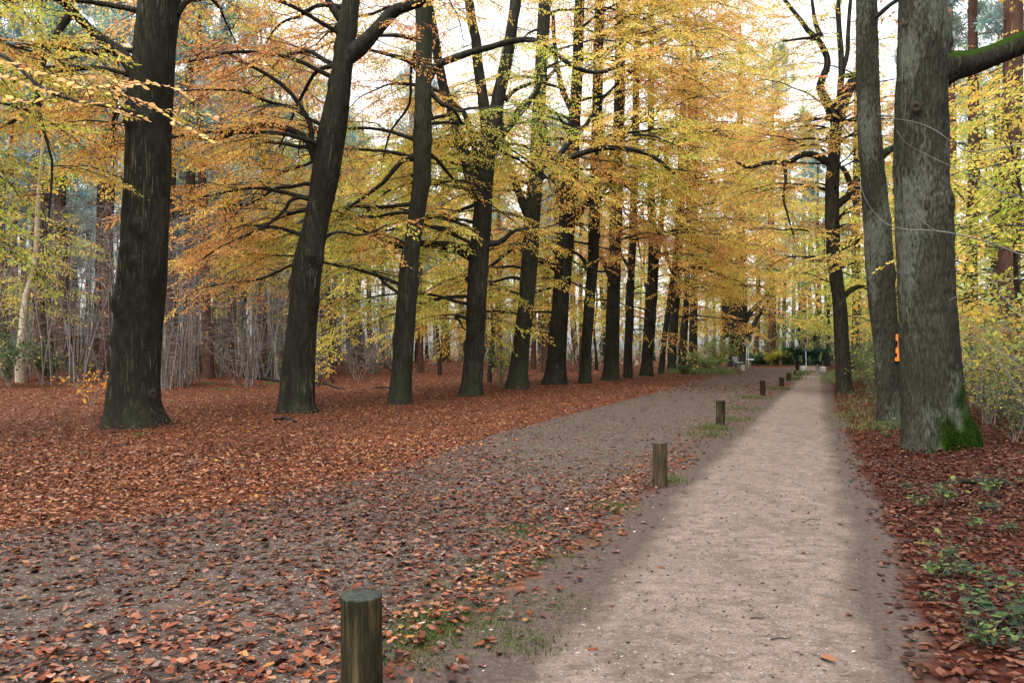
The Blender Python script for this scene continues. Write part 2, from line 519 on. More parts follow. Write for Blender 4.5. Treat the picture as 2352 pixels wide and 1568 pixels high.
def way_mat(name, pale, mid, dark, grain, edge_w, gravel):
    m, nt, out = new_mat(name)
    v = coords(nt)
    n_big = noise(nt, v, .9, 4, .6); n_mid = noise(nt, v, 6.5, 8, .74, .5); n_fine = noise(nt, v, 70, 3, .7)
    c = ramp(nt, n_mid, [(.33, dark), (.47, mid), (.62, pale)])
    c = mixc(nt, ramp(nt, n_big, [(.38, (0, 0, 0)), (.68, (.55, .55, .55))]), c, mid)
    c = mixc(nt, ramp(nt, noise(nt, coords(nt, (1.0, .35, 1)), 2.1, 6, .7, .6), [(.50, (0, 0, 0)), (.66, (.45, .45, .45))]), c, dark)
    # streaks of washed-in soil across the path, grit
    st = noise(nt, coords(nt, (.5, 2.0, 1)), 9, 4, .7)
    c = mixc(nt, ramp(nt, st, [(.54, (0, 0, 0)), (.70, (.65, .65, .65))]), c, dark)
    c = mixc(nt, ramp(nt, n_fine, [(.36, (.75, .75, .75)), (.54, (0, 0, 0))]), c, grain)
    vg = nd(nt, "ShaderNodeTexVoronoi", Scale=95.0); nt.links.new(v, vg.inputs["Vector"])
    sg = nt.nodes.new("ShaderNodeSeparateColor"); nt.links.new(vg.outputs["Color"], sg.inputs[0])
    c = mixc(nt, ramp(nt, sg.outputs[0], [(gravel, (0, 0, 0)), (gravel + .02, (.8, .8, .8))]), c, (.27, .245, .225))
    # soil and needle crumbs along the margins
    e = mth(nt, 'ADD', attr(nt, "edge").outputs["Fac"], mth(nt, 'MULTIPLY', mth(nt, 'SUBTRACT', noise(nt, v, 3.2, 6, .75), .5), .55))
    soil = ramp(nt, noise(nt, v, 26, 8, .8), [(.3, (.030, .021, .0165)), (.7, (.098, .072, .060))])
    c = mixc(nt, ramp(nt, e, [(0.02, (1, 1, 1)), (edge_w, (0, 0, 0))]), c, soil)
    h = mth(nt, 'ADD', mth(nt, 'MULTIPLY', n_fine, .5), mth(nt, 'ADD', n_mid, mth(nt, 'MULTIPLY', sg.outputs[0], .35)))
    rg = ramp(nt, n_big, [(.35, (.42, .42, .42)), (.65, (.7, .7, .7))])
    principled(nt, out, c, .9, .06, h, .9, .022)
    return m

M['path'] = way_mat("footpath_grit", (.212, .157, .131), (.155, .114, .094), (.056, .042, .034), (.070, .052, .043), .26, .97)
M['track'] = way_mat("track_gravel", (.104, .076, .061), (.070, .050, .040), (.024, .017, .013), (.030, .022, .017), .35, .94)
sheet("dirt_track", TRACK, .10, .012, M['track'])
sheet("footpath", PATH, .10, .020, M['path'])

# ------------------------------------------------------------------ fallen leaves
def leaf_shapes(n, L, W, r, curl=.35, fold=.25):
    """n leaves of six points: base, two on each margin, tip; local frame x along, z up"""
    x = np.array([0, .30, .70, 1.0, .70, .30]) - .5
    y = np.array([0, -.5, -.40, 0, .40, .5])
    z = np.array([0, 1, .8, 0, .8, 1.0])
    V = np.zeros((n, 6, 3))
    V[:, :, 0] = x * L[:, None]
    V[:, :, 1] = y * W[:, None]
    f = r.normal(fold, .25, n)
    V[:, :, 2] = z * (f * W * .5)[:, None]
    c = r.normal(0, curl, n)
    V[:, :, 2] += (x ** 2)[None] * (c * L * 1.4)[:, None] + (x * y)[None] * (r.normal(0, .5, n) * L)[:, None]
    return V

LQ = np.array([[0, 1, 2, 3], [0, 3, 4, 5]])

def orient(V, az, tilt, tdir):
    """turn each leaf by az about z, then tilt"""
    ca, sa = np.cos(az)[:, None], np.sin(az)[:, None]
    x = V[..., 0] * ca - V[..., 1] * sa
    y = V[..., 0] * sa + V[..., 1] * ca
    z = V[..., 2] + (x * np.cos(tdir)[:, None] + y * np.sin(tdir)[:, None]) * np.tan(tilt)[:, None]
    return np.stack([x, y, z], -1)

LITTER_COL = np.array([(.052, .020, .014), (.10, .030, .015), (.17, .047, .018), (.225, .066, .022), (.27, .095, .036), (.32, .15, .075), (.36, .21, .13), (.40, .23, .055), (.22, .17, .13)])
LITTER_W = np.array([.17, .14, .14, .14, .13, .13, .11, .025, .06])

def scatter_litter():
    r = np.random.default_rng(5)
    N = 380000
    th = r.uniform(-.76, .76, N)
    # even density out to 13 m, thinning with the square of the distance beyond
    dd = np.linspace(2.6, 62, 2000)
    cdf = np.cumsum(dd * np.minimum(1, (13 / dd) ** 2)); cdf /= cdf[-1]
    d = np.interp(r.uniform(0, 1, N), cdf, dd)
    x, y = d * np.sin(th), d * np.cos(th)
    cov = litter_cover(x, y)
    keep = r.uniform(0, 1, N) < np.clip(cov, 0, 1) * .64
    x, y, d = x[keep], y[keep], d[keep]
    n = len(x)
    L = r.uniform(.030, .078, n) * (1 + .45 * sstep(14, 50, d)); W = L * r.uniform(.38, .74, n)
    sel = r.uniform(0, 1, n) < .06
    L = np.where(sel, L * 1.35, L)
    V = leaf_shapes(n, L, W, r)
    V = orient(V, r.uniform(0, 6.28, n), np.clip(np.abs(r.normal(0, .20, n)), 0, .75), r.uniform(0, 6.28, n))
    z = ground_z(x, y)
    thick = litter_cover(x, y)
    V += np.stack([x, y, z + .014 + .028 * r.uniform(0, 1, n) * thick], -1)[:, None]
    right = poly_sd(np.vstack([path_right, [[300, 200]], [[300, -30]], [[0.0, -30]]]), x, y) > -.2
    trod = (poly_sd(TRACK, x, y) > .4) | (poly_sd(STRIP, x, y) > -.1)
    ci = r.choice(len(LITTER_COL), n, p=LITTER_W / LITTER_W.sum())
    col = LITTER_COL[ci] * r.uniform(.75, 1.25, (n, 1)) * .62 * np.array([1.06, .89, .77])
    col[trod] = col[trod] * np.array([.74, .72, .84])         # trodden, wet leaves on the track
    patch = .85 + .35 * noise2(x, y, .5, 31)
    col = col * patch[:, None]
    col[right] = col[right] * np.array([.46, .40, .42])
    return V, col, d, x, y

LV, LC, LD, LX, LY = scatter_litter()
in_view = (np.abs(LX / np.maximum(LY, .1)) < .60) & ((EYE / np.maximum(LY, .1)) < .39)
score = np.where(in_view, LD, 1e9)
near = np.argsort(score)[:300]
rest = np.ones(len(LV), bool); rest[near] = False
RV = LV[rest]
nR = len(RV)
far = LD[rest] > 15                                   # far leaves are drawn with four points instead of six
NV, FV = RV[~far], RV[far][:, [0, 1, 3, 5]]
fq = np.vstack([(np.arange(len(NV))[:, None, None] * 6 + LQ[None]).reshape(-1, 4), len(NV) * 6 + np.arange(len(FV) * 4).reshape(-1, 4)])
LCr = LC[rest]
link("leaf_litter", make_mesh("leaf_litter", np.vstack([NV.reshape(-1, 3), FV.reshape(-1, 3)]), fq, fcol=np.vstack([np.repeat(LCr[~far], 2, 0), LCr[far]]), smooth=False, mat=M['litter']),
     kind="stuff", label="rust brown fallen beech leaves covering the forest floor", cat="fallen leaves")
# the leaves nearest the viewer are pieces of their own, on the ground sheet
rr = np.random.default_rng(9)
leaf_meshes = []
for k in range(8):
    v = leaf_shapes(1, np.array([1.0]), np.array([rr.uniform(.52, .7)]), rr)[0]
    leaf_meshes.append(make_mesh("fallen_leaf", v, LQ, smooth=False, mat=M['litter_one']))
for k in near:
    c = LV[k].mean(0)
    ax = LV[k][3] - LV[k][0]
    o = link("fallen_leaf", leaf_meshes[k % 8], parent=ground, loc=c)
    o.rotation_euler = (rr.normal(0, .22), rr.normal(0, .22), math.atan2(ax[1], ax[0]))
    s = float(np.linalg.norm(ax)) * 1.05
    o.scale = (s, s, s)
    o.color = (*[float(q) for q in LC[k]], 1)
# ------------------------------------------------------------------ foliage: sprays of leaves on twigs
PAL = np.array([(.42, .54, .07), (.62, .56, .075), (.78, .56, .09), (.80, .45, .10), (.76, .33, .09), (.62, .22, .07), (.42, .15, .06)])

def palette(t):
    t = np.clip(t, 0, .999) * (len(PAL) - 1)
    k = t.astype(int)
    f = (t - k)[..., None]
    return PAL[k] * (1 - f) + PAL[k + 1] * f

def spray_template(r, ntw=8, lpt=6, leaf=.066, wide=.5, droop=.12, tilt=.62, twig_r=.0055, keep_tw=5):
    """flat beech-like spray about one metre long along +x; returns leaf quads (n,4,3) and twig mesh"""
    mb = MB()
    xs = np.linspace(0, 1, 4)
    main = np.c_[xs, .05 * np.sin(xs * 3 + r.uniform(0, 6)), -droop * xs ** 2]
    mb.tube(main[[0, 2, 3]], np.array([1.6, 1.0, .4]) * twig_r, 3, False)
    Ls = []
    def leaf_at(p, d):
        up = unit(np.array([r.normal(0, tilt), r.normal(0, tilt), 1.0]))
        d = unit(d + np.array([0, 0, r.normal(-.15, .25)]))
        side = unit(np.cross(up, d))
        l = leaf * r.uniform(.55, 1.35); w = l * r.uniform(.26, .42)
        n = np.cross(d, side)
        m = p + d * l * .5
        Ls.append([p, m + side * w + n * w * .35, p + d * l - n * l * .12, m - side * w + n * w * .35])
    def along(p0, p1, k, sp=.7):
        dd = unit(p1 - p0)
        for q in range(k):
            t = (q + .6) / k
            a = (1 if q % 2 else -1) * r.uniform(.5, 1.0) * sp
            ca, sa = math.cos(a), math.sin(a)
            leaf_at(p0 + (p1 - p0) * t + r.normal(0, .008, 3), np.array([dd[0] * ca - dd[1] * sa, dd[0] * sa + dd[1] * ca, dd[2]]))
        leaf_at(p1, dd)
    for q in range(ntw):
        t = .10 + .82 * q / (ntw - 1) + r.uniform(-.03, .03)
        p = np.array([np.interp(t, xs, main[:, k]) for k in range(3)])
        a = (1 if q % 2 else -1) * r.uniform(.55, 1.0)
        ln = wide * (1 - .55 * t) * r.uniform(.7, 1.15)
        e = p + ln * np.array([math.cos(a), math.sin(a), -.18 + r.normal(0, .12)])
        if q < keep_tw: mb.tube([p, e], [twig_r * .8, twig_r * .35], 3, False)
        along(p, e, max(2, int(round(lpt * ln / (wide * .7)))))
    along(main[1], main[3], lpt)
    return np.array(Ls), np.vstack(mb.V), np.vstack(mb.Q)

class Foliage:
    """collects placed sprays, then bakes them into one leaf mesh and one twig mesh"""
    def __init__(s, templates, seed):
        s.tp = templates; s.items = [[] for _ in templates]; s.r = np.random.default_rng(seed)
        s.mb = MB()
    def spray(s, p, d, size, t, droop=0.0, roll=None):
        r = s.r
        k = r.integers(len(s.tp))
        d = unit(np.asarray(d, float) + np.array([0, 0, -droop]))
        up = np.array([r.normal(0, .22), r.normal(0, .22), 1.0])
        y = unit(np.cross(up, d)); z = np.cross(d, y)
        s.items[k].append((np.stack([d, y, z]) * size, np.asarray(p, float), t))
    def count(s): return sum(len(i) for i in s.items)
    def bake(s, off, shade=1.0, dens=1.0, jit=.13, tint=None):
        LV, LC = [], []
        for (lf, tv, tq), it in zip(s.tp, s.items):
            if not it: continue
            R = np.array([a[0] for a in it]); O = np.array([a[1] for a in it]); t = np.array([a[2] for a in it])
            L = np.einsum('lvk,nkj->nlvj', lf, R) + O[:, None, None]
            n, m = L.shape[:2]
            tt = t[:, None] + s.r.normal(0, jit, (n, m))
            c = palette(tt) * s.r.uniform(.72, 1.22, (n, m, 1)) * shade
            w = s.r.uniform(0, 1, (n, m, 1)) ** 2 * .5
            c = c * (1 - w) + w * np.array([.74, .50, .26])
            if tint is not None: c = c * tint
            L = L.reshape(-1, 4, 3); c = c.reshape(-1, 3)
            if dens < 1:
                k = s.r.uniform(0, 1, len(L)) < dens
                L, c = L[k], c[k]
            LV.append(L); LC.append(c)
            TV = np.einsum('vk,nkj->nvj', tv, R) + O[:, None]
            Q = (np.arange(n)[:, None, None] * len(tv) + tq[None]).reshape(-1, 4)
            s.mb.add(TV.reshape(-1, 3), Q)
        LV = np.vstack(LV) - off; LC = np.vstack(LC)
        me = make_mesh("crown", LV.reshape(-1, 3), np.arange(len(LV) * 4).reshape(-1, 4), fcol=LC, smooth=False, mat=M['leaf'])
        return me, s.mb.mesh("twigs", M['twig'], off=off)

tr = np.random.default_rng(3)
TPL_NEAR = [spray_template(tr, 9, 7, .062) for _ in range(6)]
TPL_MID = [spray_template(tr, 8, 5, .078, keep_tw=3) for _ in range(6)]
TPL_FAR = [spray_template(tr, 7, 5, .080, keep_tw=3, twig_r=.005) for _ in range(5)]
TPL_OAK = [spray_template(tr, 7, 6, .085, wide=.55, droop=.05, tilt=.75, keep_tw=3) for _ in range(5)]

def grow(start, az, el0, el1, L, r, n=9, wob=.16):
    p = [np.asarray(start, float)]
    st = L / (n - 1)
    for k in range(n - 1):
        t = k / (n - 2)
        el = el0 * (1 - t) + el1 * t + r.normal(0, .07)
        az += r.normal(0, wob)
        p.append(p[-1] + st * np.array([math.cos(el) * math.cos(az), math.cos(el) * math.sin(az), math.sin(el)]))
    return np.array(p)

def seglen(pts):
    return np.concatenate([[0], np.cumsum(np.linalg.norm(np.diff(pts, axis=0), axis=1))])

def foliate(fo, pts, r0, r1, tone, size=1.0, start=.25, gap=.45, sgap=.40, secl=1.0, droop=.1, tone_noise=.21, elr=(-.15, .25)):
    """secondary branches and leaf sprays along a limb"""
    r = fo.r
    s = seglen(pts); L = s[-1]
    if L < .2: return
    tn = unit(np.gradient(pts, axis=0))
    pos = np.arange(start * L, L, gap) + r.uniform(-.1, .1)
    side = 1
    for q in pos:
        q = min(max(q, 0), L)
        t = q / L
        p = np.array([np.interp(q, s, pts[:, k]) for k in range(3)])
        d = np.array([np.interp(q, s, tn[:, k]) for k in range(3)])
        az = math.atan2(d[1], d[0]) + side * r.uniform(.55, 1.25); side = -side
        Ls = min(max((.48 - .25 * t) * L * r.uniform(.55, 1.05) * secl, .45), 3.2 * secl)
        rb = min(.008 + .0065 * Ls, .8 * (r0 * (1 - t) + r1 * t) + .004)
        sp = grow(p, az, r.uniform(*elr), r.uniform(-.5, .05) - droop, Ls, r, 5, .2)
        fo.mb.tube(sp, np.linspace(rb, .005, 5), 4, False)
        ss = seglen(sp); stn = unit(np.gradient(sp, axis=0))
        sd2 = 1
        for w in np.arange(.22 * Ls, Ls, sgap * size):
            pp = np.array([np.interp(w, ss, sp[:, k]) for k in range(3)])
            d2 = np.array([np.interp(w, ss, stn[:, k]) for k in range(3)])
            a = sd2 * r.uniform(.5, 1.0); sd2 = -sd2
            ca, sa = math.cos(a), math.sin(a)
            dd = np.array([d2[0] * ca - d2[1] * sa, d2[0] * sa + d2[1] * ca, d2[2]])
            tt = tone + tone_noise * 2.2 * float(vnoise(pp[None] * .33, 77)[0]) + r.normal(0, tone_noise * .45)
            fo.spray(pp, dd, size * r.uniform(.65, 1.1), tt, droop)
        fo.spray(sp[-1], stn[-1], size * r.uniform(.7, 1.1), tone + r.normal(0, tone_noise * .6), droop)
    fo.spray(pts[-1], tn[-1], size, tone, droop)

# ------------------------------------------------------------------ trunks
def trunk_mesh(cl, rad, sides, seed, name="trunk", mat=None, off=None, lobes=5, flare=.0, knots=8, lump=.05, ridge=0.0, ridge_f=16.0, mossy=.6, moss_dir=None, moss_h=.35, dz=.12, knot_list=(), fine_to=11.0):
    """trunk along a centre line cl (z rising) with root flare, lumps, knots and bark ridges; returns the mesh"""
    r = np.random.default_rng(seed)
    s = seglen(cl)
    fine = np.concatenate([np.arange(0, min(fine_to, s[-1]), dz), np.arange(min(fine_to, s[-1]), s[-1], max(dz * 4, .15))])
    C = np.stack([np.interp(fine, s, cl[:, k]) for k in range(3)], -1)
    R = np.interp(fine, s, rad)
    # soften the polyline
    for _ in range(3):
        C[1:-1] = .25 * C[:-2] + .5 * C[1:-1] + .25 * C[2:]
        R[1:-1] = .25 * R[:-2] + .5 * R[1:-1] + .25 * R[2:]
    n = len(C)
    a = np.arange(sides) / sides * 2 * np.pi
    A, Zi = np.meshgrid(a, np.arange(n))
    Zw = C[Zi, 2]
    Rr = R[Zi]
    zb = C[0, 2] + .0
    h = np.maximum(Zw - zb, 0)
    ph = r.uniform(0, 6.28, 3)
    fl = np.exp(-h / .28) * flare * (.45 + .55 * np.cos(lobes * A + ph[0] + .4 * np.sin(A + ph[1]))) + .35 * np.exp(-h / .9) * flare * (.5 + .5 * np.cos((lobes - 2) * A + ph[2]))
    q = np.stack([np.cos(A) * 1.3, np.sin(A) * 1.3, Zw * .8], -1)
    disp = lump * vnoise(q + seed * 3.1, seed) + lump * .5 * vnoise(q * 2.6 + seed, seed + 1)
    Rt = Rr * (1 + fl + disp)
    ks = [(r.uniform(-3.3, .2), r.uniform(.5, .45 * s[-1]), r.uniform(.10, .24), r.uniform(.06, .11)) for _ in range(knots)] + list(knot_list)
    for (ka, kz, amp, w) in ks:
        da = (A - ka + np.pi) % (2 * np.pi) - np.pi
        g = np.exp(-((da * Rr / w) ** 2 + ((Zw - kz) / (w * 1.2)) ** 2) * .5)
        Rt = Rt + Rr * amp * (g - .55 * np.exp(-((da * Rr / w) ** 2 + ((Zw - kz) / w) ** 2) * 3.0) * (amp > .16))
    if ridge > 0:
        per = ridge_f
        warp = .35 * vnoise(np.stack([np.cos(A) * 2, np.sin(A) * 2, Zw * 1.3], -1), seed + 9)
        qq = np.stack([(np.cos(A + warp * .10)) * Rr * per, (np.sin(A + warp * .10)) * Rr * per, Zw * per * .24], -1)
        rd = 1 - np.abs(vnoise(qq, seed + 5)) * 2
        rd2 = 1 - np.abs(vnoise(qq * 1.9 + 7.7, seed + 6)) * 2
        Rt = Rt + ridge * (rd * .7 + rd2 * .35)
    V = C[Zi] + np.stack([np.cos(A) * Rt, np.sin(A) * Rt, np.zeros_like(A)], -1)
    moss = np.exp(-h / moss_h) * (.75 + .5 * vnoise(q * 2.2, seed + 3)) * mossy
    if moss_dir is not None:
        moss = moss * np.clip(.15 + 1.1 * np.cos(A - moss_dir), 0, 1.2)
    i, j = np.meshgrid(np.arange(n - 1), np.arange(sides), indexing='ij'); j2 = (j + 1) % sides
    Q = np.stack([i * sides + j, i * sides + j2, (i + 1) * sides + j2, (i + 1) * sides + j], -1).reshape(-1, 4)
    VV = V.reshape(-1, 3)
    VV = np.vstack([VV, C[-1:]])
    T = [[len(VV) - 1, (n - 1) * sides + k, (n - 1) * sides + (k + 1) % sides] for k in range(sides)]
    if off is not None: VV = VV - off
    return make_mesh(name, VV, Q, T, vattr={"moss": np.append(moss.ravel(), 0)}, mat=mat or M['beech'])

def trace_line(trace, d, top=None, top_r=.08, lean=0.0):
    """surveyed rows (y, left, right) from the foot upward -> centre line and radii in metres"""
    c, rad = [], []
    for (y, a, b) in trace:
        c.append(P((a + b) / 2, y, d)); rad.append((b - a) / 2 / F * d)
    c = np.array(c); rad = np.array(rad)
    c = np.vstack([c[0] * [1, 1, 0] + [0, 0, -.25], c]); rad = np.append(rad[0], rad)
    if top is not None and top > c[-1, 2] + .5:
        dv = unit(c[-1] - c[-4]); z0 = c[-1, 2]
        e = c[-1] + dv * (top - z0) / max(dv[2], .5)
        mid = (c[-1] + e) / 2 + np.array([.15, .1, 0])
        c = np.vstack([c, mid, e]); rad = np.append(rad, [rad[-1] * .62, top_r])
    return c, rad

def at_height(cl, z):
    return np.array([np.interp(z, cl[:, 2], cl[:, k]) for k in (0, 1)] + [z])

def limb_object(parent, pts, r0, r1, off, seed, mat=None, sides=8, n=None, name="limb", wig=.03, moss=0.0, power=1.0):
    L = seglen(pts)[-1]
    n = n or max(8, int(L / .25))
    c = spline(pts, n)
    w = np.stack([vnoise(c * 1.7 + 11 * k, seed + k) for k in range(3)], -1) * wig
    w[0] = 0
    c = c + w
    t = np.linspace(0, 1, n)
    rad = r0 + (r1 - r0) * t ** power
    rad = rad * (1 + .45 * np.exp(-t * L / (r0 * 3 + .01)))      # swollen collar where it leaves the trunk
    V, Q, T = tube(c, rad * (1 + .08 * vnoise(c * 4, seed + 9)), sides)
    mo = np.zeros(len(V))
    if moss > 0:
        cc = np.repeat(c, sides, 0)
        up = (V[:-1] - cc)[:, 2] / np.repeat(rad, sides)
        mo[:-1] = np.clip(up * 1.3 + .1, 0, 1) * moss
    o = link(name, make_mesh(name, V - off, Q, T, vattr={"moss": mo}, mat=mat or M['limb']), parent=parent)
    return c, o
# ------------------------------------------------------------------ the row of beeches
def px_limb(d, pts):
    return np.array([P(q[0], q[1], d + (q[2] if len(q) > 2 else 0.0)) for q in pts])

